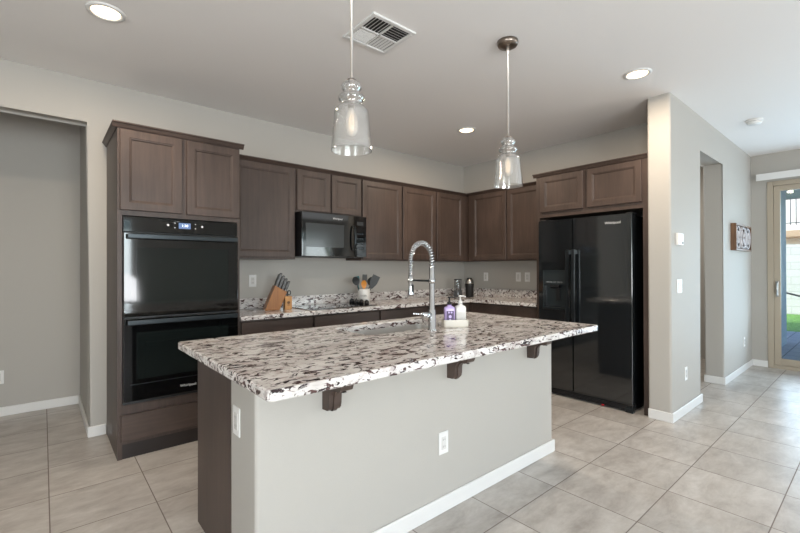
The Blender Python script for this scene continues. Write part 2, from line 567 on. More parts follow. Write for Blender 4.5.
# living room wall behind the camera with two windows
wl = MB()
xs = [-7.6, -6.4, -3.15, 0.3, 2.2, XD]
for i in range(5):
    if i in (1, 3):
        wl.box(xs[i], xs[i + 1], -8.15, -8.0, 0, 0.45)
        wl.box(xs[i], xs[i + 1], -8.15, -8.0, 2.42, ZC)
    else:
        wl.box(xs[i], xs[i + 1], -8.15, -8.0, 0, ZC)
struct('wall_living', wl, M_wall)
def window(name, a0, a1, z0, z1, axis, pos):
    f = MB()
    t = 0.05
    def B(u0, u1, w0, w1):
        if axis == 'y': f.box(u0, u1, pos - 0.04, pos + 0.04, w0, w1)
        else: f.box(pos - 0.04, pos + 0.04, u0, u1, w0, w1)
    B(a0, a0 + t, z0, z1); B(a1 - t, a1, z0, z1); B(a0 + t, a1 - t, z0, z0 + t); B(a0 + t, a1 - t, z1 - t, z1)
    mid = (a0 + a1) / 2
    B(mid - 0.025, mid + 0.025, z0 + t, z1 - t)
    o = struct(name, f, M_trim)
    g = MB()
    if axis == 'y': g.box(a0 + t, a1 - t, pos - 0.003, pos + 0.003, z0 + t, z1 - t)
    else: g.box(pos - 0.003, pos + 0.003, a0 + t, a1 - t, z0 + t, z1 - t)
    g.build('pane', M_pane, o)
    return o
window('window_1', -6.4, -3.15, 0.45, 2.42, 'y', -8.08)
window('window_2', 0.3, 2.2, 0.45, 2.42, 'y', -8.08)
wf = MB()
wf.box(-7.6, -7.46, -8.0, -6.1, 0, ZC); wf.box(-7.6, -7.46, -4.3, 1.08, 0, ZC)
wf.box(-7.6, -7.46, -6.1, -4.3, 0, 0.45); wf.box(-7.6, -7.46, -6.1, -4.3, 2.42, ZC)
struct('wall_left', wf, M_wall)
window('window_3', -6.1, -4.3, 0.45, 2.42, 'x', -7.53)

window('window_4', -7.6, -6.2, 0.45, 2.05, 'x', XD + 0.06)

# baseboards
def base(name, segs):
    b = MB()
    for x0, x1, y0, y1 in segs:
        b.box(x0, x1, y0, y1, 0, 0.082, 0.004, 1)
    return struct(name, b, M_trim)
bt = 0.013
base('baseboard_back', [(-7.46, -5.6, -bt, 0.0), (-4.382 - bt, -4.28, -bt, 0.0)])
base('baseboard_alcove_side', [(-4.384 - bt, -4.384, 0.0, 1.08 - bt)])
base('baseboard_alcove_back', [(-7.46, -4.384, 1.08 - bt, 1.08)])
base('baseboard_hall', [(-0.6746 - bt, 0.157 + bt, YC - bt, YC), (-0.6746 - bt, -0.6746, YC, YI - 0.002), (0.157, 0.157 + bt, YC, YI),
                        (1.043 - bt, XD, YC - bt, YC), (1.043 - bt, 1.043, YC, YI + 0.005)])
base('baseboard_hall_back', [(0.15, XD, -1.2 - bt, -1.2)])
base('baseboard_patio', [(XD - bt, XD, -3.0, YC - bt), (XD - bt, XD, -8.0, -5.45)])
base('baseboard_left', [(-7.46, -7.46 + bt, -8.0, 1.08 - bt)])
base('baseboard_living', [(-7.46 + bt, XD - bt, -8.0, -8.0 + bt)])

# sliding glass door
fr = MB()
DX0, DX1 = XD - 0.015, XD + 0.10
fr.box(DX0, DX1, -3.055, -2.995, 0.0, 2.40, 0.003, 1); fr.box(DX0, DX1, -5.45, -5.39, 0.0, 2.40, 0.003, 1)
fr.box(DX0, DX1, -5.39, -3.055, 2.34, 2.40, 0.003, 1); fr.box(DX0, DX1, -5.39, -3.055, 0.0, 0.045, 0.003, 1)
door = struct('door_1', fr, M_tan)
def sash(y0, y1, x0, x1):
    s = MB()
    w = 0.065
    s.box(x0, x1, y0, y0 + w, 0.047, 2.338, 0.003, 1); s.box(x0, x1, y1 - w, y1, 0.047, 2.338, 0.003, 1)
    s.box(x0, x1, y0 + w, y1 - w, 0.047, 0.13, 0.003, 1); s.box(x0, x1, y0 + w, y1 - w, 2.27, 2.338, 0.003, 1)
    o = s.build('sash', M_tan, door)
    g = MB().box((x0 + x1) / 2 - 0.003, (x0 + x1) / 2 + 0.003, y0 + w, y1 - w, 0.13, 2.27)
    g.build('pane', M_pane, o)
    return o
s1 = sash(-4.25, -3.057, XD + 0.002, XD + 0.042)
sash(-5.388, -4.19, XD + 0.050, XD + 0.090)
h = MB()
h.box(XD - 0.014, XD + 0.002, -3.105, -3.075, 0.92, 1.12, 0.004)
h.tube([(XD - 0.014, -3.09, 0.94), (XD - 0.05, -3.09, 0.955), (XD - 0.058, -3.09, 1.02), (XD - 0.05, -3.09, 1.085), (XD - 0.014, -3.09, 1.10)], 0.008, 10)
h.build('door_handle', M_steel, s1)
# headrail over the door
hr = thing('blind_headrail', 'long white blind headrail mounted above the sliding glass door', 'blind', (XD, -4.2, 2.42))
MB().box(XD - 0.10, XD - 0.085, -5.6, -2.90, 2.415, 2.50, 0.004).build('valance', M_trim, hr)
MB().box(XD - 0.085, XD - 0.002, -5.6, -2.90, 2.44, 2.485, 0.003).build('track', M_plastic, hr)

# ------------------------------------------------------------------ outside the glass
struct('patio', MB().box(2.62, 7.0, -9.0, 1.0, -0.12, -0.02), M_paver)
tag(MB().box(7.0, 11.2, -12.0, 8.0, -0.10, -0.015).build('lawn', M_grass), kind='structure')
struct('yard', MB().box(-30.0, 60.0, -40.0, 40.0, -0.30, -0.20), M_desert)
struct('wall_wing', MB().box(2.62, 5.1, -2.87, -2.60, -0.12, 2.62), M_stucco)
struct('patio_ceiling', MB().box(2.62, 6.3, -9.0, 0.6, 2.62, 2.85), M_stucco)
struct('wall_yard', MB().box(11.2, 11.4, -14.0, 12.0, -0.2, 1.93), M_block)
pl = thing('patio_light', 'round recessed light in the covered patio ceiling outside', 'light', (4.65, -3.02, 2.62))
MB().lathe([(0.085, 2.606), (0.085, 2.6195)], (4.65, -3.02, 0), 24).build('trim_ring', M_trim, pl)
MB().lathe([(0.06, 2.602), (0.06, 2.606)], (4.65, -3.02, 0), 24).build('lens', M_lens, pl)
# handrail in the yard
hrl = thing('handrail', 'dark metal handrail sloping down across the yard outside', 'handrail', (8.2, -2.6, 0))
HR0, HR1 = (8.6, -1.55, 0.95), (8.6, -4.2, 0.20)
MB().tube([HR0, HR1], 0.022, 8).build('rail', M_rail, hrl)
MB().cyl((8.6, -1.55, -0.015), HR0, 0.02, 8).build('post', M_rail, hrl)
MB().cyl((8.6, -4.2, -0.015), HR1, 0.02, 8).build('post', M_rail, hrl)
# neighbouring house with balcony
nh = thing('neighbour_house', 'pale stucco neighbouring house beyond the block wall with railed balcony', 'house', (24, 0, -0.2))
MB().box(24.0, 30.0, -10.0, 10.0, -0.2, 7.0).build('wall', M_house, nh)
MB().box(22.6, 24.0, -8.0, 8.0, 3.05, 3.3).build('balcony_slab', M_house, nh)
MB().box(22.4, 24.0, -8.2, 8.2, 2.75, 3.05).build('fascia', M_roof, nh)
for yy in (-6.0, -2.2, 1.6):
    MB().box(22.7, 23.0, yy - 0.15, yy + 0.15, -0.2, 2.75).build('column', M_roof, nh)
rl = MB()
rl.box(22.66, 22.70, -8.0, 8.0, 4.55, 4.60); rl.box(22.66, 22.70, -8.0, 8.0, 3.40, 3.44)
k = -8.0
while k <= 8.0:
    rl.box(22.67, 22.69, k, k + 0.035, 3.3, 4.55)
    k += 0.2
rl.box(22.62, 22.74, -1.5, -1.38, 3.3, 5.0)
rl.tube([(22.6, -1.4, 4.3), (22.6, -5.0, 3.0)], 0.06, 6)
rl.build('balcony_railing', M_rail, nh)

# ------------------------------------------------------------------ cabinet helpers
def mapA(front):            # fronts that face -y : u = x
    return lambda u, v, d: (u, front - d, v)
def mapB(front):            # fronts that face -x : u = -y
    return lambda u, v, d: (front - d, -u, v)
def panel_door(F, u0, u1, v0, v1, t=0.02, fw=0.052):
    if u0 > u1: u0, u1 = u1, u0
    mb = MB()
    rings = []
    for ins, d in ((0, 0), (0, t - 0.003), (0.003, t), (fw, t), (fw + 0.004, t - 0.003), (fw + 0.010, t - 0.004), (fw + 0.016, t - 0.010)):
        a, b, c, e = u0 + ins, u1 - ins, v0 + ins, v1 - ins
        rings.append([F(a, c, d), F(b, c, d), F(b, e, d), F(a, e, d)])
    mb.loops(rings)
    return mb
def slab_front(F, u0, u1, v0, v1, t=0.02):
    if u0 > u1: u0, u1 = u1, u0
    mb = MB()
    rings = []
    for ins, d in ((0, 0), (0, t - 0.004), (0.004, t), ):
        a, b, c, e = u0 + ins, u1 - ins, v0 + ins, v1 - ins
        rings.append([F(a, c, d), F(b, c, d), F(b, e, d), F(a, e, d)])
    mb.loops(rings)
    return mb
def crown_A(x0, x1, y, z0, z1, ret_l=None, ret_r=None, out=0.03):
    """small crown strip along fronts facing -y with optional returns"""
    mb = MB()
    prof = [(0.0, z0), (-0.006, z0), (-0.012, z0 + 0.008), (-out * 0.75, z1 - 0.012), (-out, z1 - 0.008), (-out, z1), (0.0, z1)]
    mb.prism([(y + p, q) for p, q in prof], 'x', x0 - (out if ret_l is not None else 0), x1 + (out if ret_r is not None else 0))
    return mb

ZU0, ZU1 = 1.385, 2.296

# ------------------------------------------------------------------ tall oven cabinet
TX0, TX1, TY = -4.2755, -3.456, -0.62
tw = thing('oven_cabinet', 'tall dark brown cabinet housing the double oven beside the alcove', 'cabinet', ((TX0 + TX1) / 2, -0.31, 0))
b = MB()
b.box(TX0, TX0 + 0.028, TY, -0.002, 0.0, 2.275)
b.box(TX1 - 0.024, TX1, TY, -0.002, 0.0, 2.275)
b.box(TX0 + 0.028, TX1 - 0.024, -0.02, -0.002, 0.0, 2.275)
b.box(TX0 + 0.028, TX1 - 0.024, TY, -0.02, 1.665, 2.275)
b.box(TX0 + 0.028, TX1 - 0.024, TY, -0.02, 0.10, 0.366)
b.build('body', M_cab, tw)
MB().box(TX0 + 0.028, TX1 - 0.024, TY + 0.006, TY + 0.03, 0.0, 0.10).build('toe_kick', M_kick, tw)
FA = mapA(TY)
panel_door(FA, -4.262, -3.880, 1.700, 2.250).build('door', M_cab, tw)
panel_door(FA, -3.848, -3.462, 1.697, 2.247).build('door', M_cab, tw)
slab_front(FA, -4.257, -3.470, 0.123, 0.303).build('drawer', M_cabh, tw)
c = crown_A(TX0, TX1, TY, 2.258, 2.296, 1, 1)
c.prism([(TX0 + p, q) for p, q in [(0.0, 2.258), (-0.006, 2.258), (-0.012, 2.266), (-0.0225, 2.284), (-0.03, 2.288), (-0.03, 2.296), (0.0, 2.296)]], 'y', TY, -0.002)
c.prism([(TX1 - p, q) for p, q in [(0.0, 2.277), (-0.0225, 2.284), (-0.03, 2.288), (-0.03, 2.296), (0.0, 2.296)]], 'y', TY, -0.36)
c.box(TX0, TX1, TY, -0.002, 2.276, 2.294)
c.build('crown', M_cabh, tw)

# double wall oven
OX0, OX1 = -4.245, -3.483
ov = thing('double_wall_oven', 'black glass double wall oven built into the tall brown cabinet', 'oven', ((OX0 + OX1) / 2, -0.36, 0.373))
MB().box(OX0 + 0.006, OX1 - 0.006, -0.618, -0.03, 0.374, 1.655).build('body', M_blacksoft, ov)
cp = MB().box(OX0, OX1, -0.648, -0.6185, 1.553, 1.656, 0.003).build('control_panel', M_blackglass, ov)
MB().box(-3.905, -3.825, -0.6495, -0.6475, 1.59, 1.632).build('display', M_led, cp)
text_mesh('display_digits', '1:30', 0.026, M_ledtext, cp, face_negy(-3.865, -0.6500, 1.611))
for kx, kz, kr in ((-3.975, 1.612, 0.008), (-3.745, 1.612, 0.008), (-3.93, 1.628, 0.0035), (-3.93, 1.595, 0.0035), (-3.792, 1.628, 0.0035), (-3.792, 1.595, 0.0035)):
    MB().cyl((kx, -0.6475, kz), (kx, -0.6495, kz), kr, 12).build('touch_button', M_logo, cp)
def oven_door(z0, z1, wz0, wz1, line=False):
    d = MB().box(OX0, OX1, -0.660, -0.6185, z0, z1, 0.004).build('door', M_blackglass, ov)
    f = MB()
    wx0, wx1 = OX0 + 0.075, OX1 - 0.075
    f.box(wx0, wx1, -0.6615, -0.6595, wz0, wz1)
    f.build('window', M_ovenwin, d)
    hb = MB()
    hz = z1 - 0.026
    hb.box(OX0 + 0.018, OX1 - 0.018, -0.708, -0.690, hz - 0.017, hz + 0.017, 0.006, 3)
    for hx in (OX0 + 0.05, OX1 - 0.05):
        hb.box(hx - 0.012, hx + 0.012, -0.692, -0.6595, hz - 0.010, hz + 0.010, 0.003)
    hb.build('handle', M_handle, d)
    if line:
        MB().box(OX0 + 0.04, OX1 - 0.03, -0.6625, -0.6595, z0 + 0.112, z0 + 0.117).build('trim_line', M_handle, d)
    return d
oven_door(0.968, 1.546, 1.045, 1.445)
d2 = oven_door(0.392, 0.958, 0.54, 0.86, True)
text_mesh('logo', 'Whirlpool', 0.026, M_logo, d2, face_negy(-3.845, -0.6612, 0.445))
MB().box(OX0, OX1, -0.640, -0.6185, 0.374, 0.389).build('vent_trim', M_blacksoft, ov)

# ------------------------------------------------------------------ wall cabinets
UY = -0.305
def wall_cabinet_A(label, x0, x1, z0, doors, crown_to=None, blind=None):
    t = thing('wall_cabinet', label, 'cabinet', ((x0 + x1) / 2, -0.15, z0), 0, 'wall cabinets')
    MB().box(x0 + 0.0008, x1 - 0.0008, UY, -0.002, z0, 2.275).build('body', M_cab, t)
    F = mapA(UY)
    for a, bb in doors:
        panel_door(F, a, bb, z0 + 0.016, 2.255).build('door', M_cab, t)
    crown_A(x0 + 0.0008, (crown_to if crown_to is not None else x1 - 0.0008), UY, 2.262, ZU1, out=0.036).box(x0 + 0.0008, (crown_to if crown_to is not None else x1 - 0.0008), UY, -0.002, 2.276, 2.294).build('crown', M_cabh, t)
    return t
wall_cabinet_A('single door brown wall cabinet between tall oven cabinet and microwave', -3.425, -2.815, ZU0, [(-3.405, -2.827)])
wall_cabinet_A('short two door brown wall cabinet above the black microwave', -2.815, -2.042, 1.845, [(-2.801, -2.435), (-2.416, -2.052)])
wall_cabinet_A('single door brown wall cabinet to the right of the microwave', -2.042, -1.466, ZU0, [(-2.032, -1.476)])
wall_cabinet_A('two door brown wall cabinet ending in the corner of the back wall', -1.466, -0.002, ZU0, [(-1.456, -0.915), (-0.885, -0.388)], crown_to=-0.002)
# filler strip next to the oven tower belongs to the first cabinet row
fl = MB().box(-3.4555, -3.4258, UY, -0.002, ZU0, 2.275).build('filler_strip', M_cab)
tag(fl, 'narrow brown filler strip between oven tower and first wall cabinet', 'filler')
# right wall cabinet
t = thing('wall_cabinet', 'two door brown wall cabinet on the right wall beside the refrigerator', 'cabinet', (-0.15, -0.93, ZU0), 0, 'wall cabinets')
MB().box(UY, -0.002, -1.558, UY - 0.0405, ZU0, 2.275).build('body', M_cab, t)
FB = mapB(UY)
panel_door(FB, 0.415, 0.953, ZU0 + 0.016, 2.255).build('door', M_cab, t)
panel_door(FB, 0.972, 1.54, ZU0 + 0.016, 2.255).build('door', M_cab, t)
cb = MB()
cprof = [(0.0, 2.262), (-0.006, 2.262), (-0.012, 2.270), (-0.027, 2.284), (-0.036, 2.288), (-0.036, 2.296), (0.0, 2.296)]
cb.prism([(UY + p, q) for p, q in cprof], 'y', -1.558, UY - 0.0405)
cb.box(UY, -0.002, -1.558, UY - 0.0405, 2.276, 2.294)
cb.build('crown', M_cabh, t)

# microwave
mw = thing('microwave_oven', 'black over the range microwave hung under the short cabinet', 'microwave', (-2.43, -0.2, 1.405))
MX0, MX1, MZ0, MZ1 = -2.795, -2.044, 1.408, 1.842
MB().box(MX0, MX1, -0.375, -0.003, MZ0 + 0.004, MZ1).build('body', M_blacksoft, mw)
md = MB().box(MX0, -2.195, -0.405, -0.3755, MZ0 + 0.006, MZ1 - 0.002, 0.004).build('door', M_blackglass, mw)
MB().box(-2.755, -2.325, -0.4065, -0.4045, 1.505, 1.735).build('window', M_mwwin, md)
text_mesh('logo', 'Whirlpool', 0.027, M_logo, md, face_negy(-2.40, -0.4062, 1.795))
hh = MB()
hh.tube([(-2.215, -0.404, 1.735), (-2.215, -0.437, 1.725), (-2.215, -0.448, 1.67), (-2.215, -0.452, 1.61), (-2.215, -0.448, 1.55), (-2.215, -0.437, 1.495), (-2.215, -0.404, 1.485)], 0.010, 12)
hh.build('handle', M_handle, md)
mp_ = MB().box(-2.193, MX1, -0.405, -0.3755, MZ0 + 0.006, MZ1 - 0.002, 0.004).build('control_panel', M_blackglass, mw)
MB().box(-2.165, -2.085, -0.4062, -0.4045, 1.745, 1.785).build('display', M_mwwin, mp_)
for i in range(4):
    for j in range(3):
        MB().box(-2.165 + j * 0.03, -2.145 + j * 0.03, -0.4058, -0.4045, 1.50 + i * 0.05, 1.512 + i * 0.05).build('touch_key', M_handle, mp_)
MB().box(-2.35, -2.15, -0.33, -0.12, MZ0 + 0.000, MZ0 + 0.004).build('lamp_cover', M_slot, mw)

# ------------------------------------------------------------------ base cabinets
def base_cabinet(label, x0, x1, drawers, doors):
    t = thing('base_cabinet', label, 'cabinet', ((x0 + x1) / 2, -0.3, 0), 0, 'base cabinets')
    MB().box(x0 + 0.0008, x1 - 0.0008, -0.60, -0.002, 0.10, 0.875).build('body', M_cab, t)
    MB().box(x0 + 0.0008, x1 - 0.0008, -0.54, -0.002, 0.0, 0.10).build('toe_kick', M_kick, t)
    F = mapA(-0.60)
    for a, bb in drawers: slab_front(F, a, bb, 0.715, 0.860).build('drawer', M_cabh, t)
    for a, bb in doors: panel_door(F, a, bb, 0.12, 0.70).build('door', M_cab, t)
    return t
base_cabinet('brown base cabinet under the counter next to the oven tower', -3.4545, -2.79, [(-3.440, -2.80)], [(-3.440, -3.125), (-3.115, -2.80)])
base_cabinet('brown base cabinet under the glass cooktop', -2.79, -2.03, [(-2.778, -2.04)], [(-2.778, -2.415), (-2.405, -2.04)])
base_cabinet('brown base cabinet under the counter right of the cooktop', -2.03, -1.34, [(-2.018, -1.35)], [(-2.018, -1.69), (-1.68, -1.35)])
base_cabinet('brown corner base cabinet at the right end of the back run', -1.34, -0.002, [(-1.328, -0.64)], [(-1.328, -0.64)])
t = thing('base_cabinet', 'brown base cabinet on the right wall next to the refrigerator', 'cabinet', (-0.3, -1.1, 0), 0, 'base cabinets')
MB().box(-0.60, -0.002, -1.558, -0.602, 0.10, 0.875).build('body', M_cab, t)
MB().box(-0.54, -0.002, -1.558, -0.602, 0.0, 0.10).build('toe_kick', M_kick, t)
FB2 = mapB(-0.60)
slab_front(FB2, 0.66, 1.545, 0.715, 0.860).build('drawer', M_cabh, t)
panel_door(FB2, 0.66, 1.09, 0.12, 0.70).build('door', M_cab, t)
panel_door(FB2, 1.11, 1.545, 0.12, 0.70).build('door', M_cab, t)

# perimeter countertop
CT0, CT1 = 0.876, 0.914
ct = thing('countertop', 'L shaped speckled granite countertop along the back and right walls', 'countertop', (-1.7, -0.3, CT0))
MB().prism([(-3.4545, -0.002), (-3.4545, -0.648), (-0.648, -0.648), (-0.648, -1.558), (-0.002, -1.558), (-0.002, -0.002)], 'z', CT0, CT1,
           bev=0.005, bev_pick=lambda a, b: abs(a.z - b.z) < 1e-6 and (abs(a.y + 0.648) < 1e-4 and abs(b.y + 0.648) < 1e-4 or abs(a.x + 0.648) < 1e-4 and abs(b.x + 0.648) < 1e-4), seg=2).build('slab', M_granite, ct)
MB().box(-3.4545, -0.022, -0.022, -0.002, CT1, 1.012, 0.002, 1).build('backsplash', M_granite, ct)
MB().box(-0.022, -0.002, -1.558, -0.022, CT1, 1.012, 0.002, 1).build('backsplash', M_granite, ct)

# ------------------------------------------------------------------ refrigerator enclosure
rc = thing('refrigerator_cabinet', 'brown surround and two door cabinet over the black refrigerator', 'cabinet', (-0.33, -2.1, 0))
RX = -0.637
MB().box(RX, -0.002, -1.60, -1.562, 0, 2.275).build('side_panel', M_cab, rc)
MB().box(RX, -0.002, -2.652, -2.608, 0, 2.275).build('side_panel', M_cab, rc)
MB().box(RX, -0.002, -2.608, -1.60, 1.825, 2.275).build('body', M_cab, rc)
FC = mapB(RX)
panel_door(FC, 1.618, 2.075, 1.880, 2.250).build('door', M_cab, rc)
panel_door(FC, 2.115, 2.603, 1.880, 2.250).build('door', M_cab, rc)
c = MB()
cprof = [(0.0, 2.258), (-0.006, 2.258), (-0.012, 2.266), (-0.0225, 2.284), (-0.03, 2.288), (-0.03, 2.296), (0.0, 2.296)]
c.prism([(RX + p, q) for p, q in cprof], 'y', -2.652, -1.562 + 0.03)
c.box(RX, -0.002, -2.652, -1.562, 2.276, 2.294)
c.prism([(-1.562 - p, q) for p, q in [(0.0, 2.277), (-0.0225, 2.284), (-0.03, 2.288), (-0.03, 2.296), (0.0, 2.296)]], 'x', RX, -0.36)
c.build('crown', M_cabh, rc)

# ------------------------------------------------------------------ refrigerator
rf = thing('refrigerator', 'black side by side refrigerator with ice and water dispenser', 'refrigerator', (-0.36, -2.08, 0))
MB().box(-0.632, -0.03, -2.538, -1.622, 0.02, 1.765, 0.004).build('body', M_black, rf)
def fdoor(y0, y1):
    m = MB()
    xf, xb = -0.694, -0.634
    r = 0.007
    pts = [(xb, y1)] + [(xb, y0)] + [(xf + r - r * math.sin(a), y0 + r - r * math.cos(a)) for a in [0, .39, .78, 1.18, 1.57]] + [(xf + r - r * math.cos(a), y1 - r + r * math.sin(a)) for a in [0, .39, .78, 1.18, 1.57]]
    m.prism(pts, 'z', 0.075, 1.782)
    return m
M_fridge = mat('black_gloss_door', lin(25, 28, 30), 0.08, spec=0.9, coat=0.6)
# freezer door with the dispenser recess cut in: frame pieces around a hole
fd = MB()
y0, y1 = -1.986, -1.622
zd0, zd1, yd0, yd1 = 0.88, 1.275, -1.918, -1.672
for ya, yb, za, zb in ((y0, yd0, 0.075, 1.782), (yd1, y1, 0.075, 1.782), (yd0, yd1, 0.075, zd0), (yd0, yd1, zd1, 1.782)):
    fd.box(-0.694, -0.634, ya, yb, za, zb)
bmesh.ops.remove_doubles(fd.bm, verts=fd.bm.verts[:], dist=1e-5)
dl = fd.build('freezer_door', M_fridge, rf)
dr = fdoor(-2.538, -1.994).build('fresh_food_door', M_fridge, rf)
text_mesh('logo', 'Whirlpool', 0.034, M_logo, dr, face_negx(-0.6945, -2.372, 1.708))
# dispenser
dp = MB()
dp.box(-0.700, -0.694, yd0, yd0 + 0.008, zd0, zd1); dp.box(-0.700, -0.694, yd1 - 0.008, yd1, zd0, zd1)
dp.box(-0.700, -0.694, yd0, yd1, zd1 - 0.006, zd1)
dp.box(-0.690, -0.65, yd0 + 0.001, yd1 - 0.001, 1.125, zd1 - 0.006)
dp.box(-0.640, -0.636, yd0 + 0.001, yd1 - 0.001, zd0, 1.125)
dis = dp.build('dispenser', mat('slate_plastic', lin(40, 46, 48), 0.3), dl)
M_gmark = mat('grey_markings', lin(150, 152, 153), 0.5)
text_mesh('control_marks', 'WATER  ICE  CRUSH', 0.019, M_gmark, dis, face_negx(-0.6905, -1.795, 1.150))
MB().prism([(-0.690, 1.125), (-0.690, 1.10), (-0.65, 1.085), (-0.65, 1.125)], 'y', -1.845, -1.745).build('nozzle', M_blacksoft, dis)
MB().box(-0.660, -0.641, -1.835, -1.795, 0.96, 1.085, 0.004).build('paddle', M_blacksoft, dis)
MB().box(-0.712, -0.640, yd0, yd1, zd0 - 0.006, zd0 + 0.012, 0.004).build('drip_tray', M_handle, dis)
def fhandle(yc, par):
    m = MB()
    z0, z1 = 0.66, 1.475
    n = 14
    path = []
    for i in range(n + 1):
        z = z0 + (z1 - z0) * i / n
        s = math.sin(math.pi * i / n)
        path.append((-0.738 - 0.012 * s, z))
    for i in range(n):
        pass
    ring = []
    for x, z in path:
        ring.append([(x - 0.012, yc - 0.013, z), (x - 0.012, yc + 0.013, z), (x + 0.012, yc + 0.013, z), (x + 0.012, yc - 0.013, z)])
    m.loops(ring)
    m.box(-0.74, -0.690, yc - 0.011, yc + 0.011, z1 - 0.045, z1 - 0.005)
    m.box(-0.74, -0.690, yc - 0.011, yc + 0.011, z0 + 0.005, z0 + 0.045)
    m.build('handle', M_handle, par)
fhandle(-1.958, dl)
fhandle(-2.022, dr)
kg = MB()
kg.box(-0.680, -0.636, -2.53, -1.63, 0.015, 0.068, 0.003)
for i in range(3):
    kg.box(-0.684, -0.680, -2.40, -1.70, 0.022 + i * 0.014, 0.029 + i * 0.014)
kg.build('kick_grille', M_blacksoft, rf)
MB().box(-0.688, -0.640, -2.536, -2.47, 0.0, 0.05, 0.004).build('foot_cover', M_handle, rf)
MB().box(-0.688, -0.640, -1.69, -1.624, 0.0, 0.05, 0.004).build('foot_cover', M_handle, rf)
MB().box(-0.66, -0.56, -2.53, -2.47, 1.7655, 1.795, 0.004).build('hinge_cover', M_blacksoft, rf)
MB().box(-0.66, -0.56, -1.69, -1.63, 1.7655, 1.795, 0.004).build('hinge_cover', M_blacksoft, rf)
MB().box(-0.692, -0.6805, -2.285, -2.262, 0.010, 0.022, 0.002).build('tab', M_red, rf)['label'] = 'small red tab'

# ------------------------------------------------------------------ island
IX0, IX1, IY0, IY1 = -4.122, -1.833, -2.751, -1.5825
isl = thing('kitchen_island', 'kitchen island with pale painted knee wall and dark wood end panel', 'island', (-2.98, -2.1, 0))
WX0, WX1, WYF, WYB = -4.05, -1.918, -2.460, -2.195
MB().prism([(WX0, WYF), (WX1, WYF), (WX1, WYB), (WX0, WYB)], 'z', 0.0, 0.875, bev=0.016,
           bev_pick=lambda a, b: abs(a.z - b.z) > 0.1 and abs(a.y - WYF) < 1e-4).build('knee_wall', M_wall, isl)
bb_ = MB()
bb_.box(WX0 - bt, WX1 + bt, WYF - bt, WYF, 0, 0.085, 0.004, 1)
bb_.box(WX1, WX1 + bt, WYF, WYB, 0, 0.085, 0.004, 1)
bb_.box(WX0 - bt, WX0, WYF, WYB, 0, 0.085, 0.004, 1)
bb_.build('baseboard', M_trim, isl)
# cabinet carcass as panels, open at the top over the sink
cc = MB()
cc.box(WX0 + 0.02, WX1, WYB + 0.001, WYB + 0.02, 0.1, 0.875)
cc.box(WX0 + 0.02, WX0 + 0.04, WYB + 0.02, -1.698, 0.1, 0.875)
cc.box(WX1 - 0.02, WX1, WYB + 0.02, -1.698, 0.0, 0.875)
cc.box(-3.32, -3.30, WYB + 0.02, -1.698, 0.1, 0.875)
cc.box(-2.46, -2.44, WYB + 0.02, -1.698, 0.1, 0.875)
cc.box(WX0 + 0.02, WX1, WYB + 0.02, -1.698, 0.08, 0.10)
cc.box(WX0 + 0.04, -3.32, -1.725, -1.698, 0.84, 0.875); cc.box(-2.44, WX1 - 0.02, -1.725, -1.698, 0.84, 0.875)
cc.build('body', M_cab, isl)
MB().box(WX0 - 0.002, WX0 + 0.0195, WYB + 0.001, -1.697, 0.0, 0.875).build('end_panel', M_cab, isl)
MB().box(WX0 + 0.02, WX1 - 0.02, -1.79, -1.77, 0.0, 0.08).build('toe_kick', M_kick, isl)
def mapK(front): return lambda u, v, d: (u, front + d, v)
FK = mapK(-1.697)
for a, bb in ((-4.02, -3.32), (-3.30, -2.89), (-2.87, -2.46), (-2.44, -1.93)):
    panel_door(FK, a + 0.005, bb - 0.005, 0.12, 0.70).build('door', M_cab, isl)
    slab_front(FK, a + 0.005, bb - 0.005, 0.715, 0.86).build('drawer', M_cabh, isl)
def corbel(xc):
    m = MB()
    zt = 0.8755
    prof = [(0, zt), (-0.140, zt), (-0.145, zt - 0.020), (-0.145, zt - 0.052), (-0.138, zt - 0.067), (-0.122, zt - 0.074), (-0.100, zt - 0.072),
            (-0.080, zt - 0.075), (-0.065, zt - 0.086), (-0.057, zt - 0.102), (-0.055, zt - 0.140), (-0.050, zt - 0.158), (-0.040, zt - 0.168), (0, zt - 0.170)]
    m.prism([(WYF + p, q) for p, q in prof], 'x', xc - 0.030, xc + 0.030)
    m.prism([(WYF + p * 1.0 - 0.006 * (1 if p < 0 else 0), q - 0.004) for p, q in prof[5:]] + [(WYF, zt - 0.05)], 'x', xc - 0.010, xc + 0.010)
    m.build('corbel', M_cab, isl)
for xc in (-3.735, -2.972, -2.205): corbel(xc)

# island countertop with sink cut-out
SX0, SX1, SY0, SY1 = -3.25, -2.50, -2.09, -1.700
def rrect(x0, x1, y0, y1, r, n=5):
    P = []
    for cx, cy, a0 in ((x1 - r, y1 - r, 0), (x0 + r, y1 - r, 90), (x0 + r, y0 + r, 180), (x1 - r, y0 + r, 270)):
        for i in range(n + 1):
            a = math.radians(a0 + 90 * i / n)
            P.append((cx + r * math.cos(a), cy + r * math.sin(a)))
    return P
def ring3(P, z): return [(x, y, z) for x, y in P]
o_ = lambda e: rrect(IX0 + e, IX1 - e, IY0 + e, IY1 - e, 0.022 if e == 0 else 0.02)
i_ = lambda e: rrect(SX0 - e, SX1 + e, SY0 - e, SY1 + e, 0.05)
m = MB()
m.loops([ring3(i_(0), CT0), ring3(o_(0.004), CT0), ring3(o_(0), CT0 + 0.005), ring3(o_(0), CT1 - 0.005), ring3(o_(0.004), CT1), ring3(i_(0.003), CT1), ring3(i_(0), CT1 - 0.004), ring3(i_(0), CT0)], False, False)
bmesh.ops.remove_doubles(m.bm, verts=m.bm.verts[:], dist=1e-6)
ic = m.build('island_countertop', M_granite)
tag(ic, 'speckled white and brown granite slab on top of the island', 'countertop')
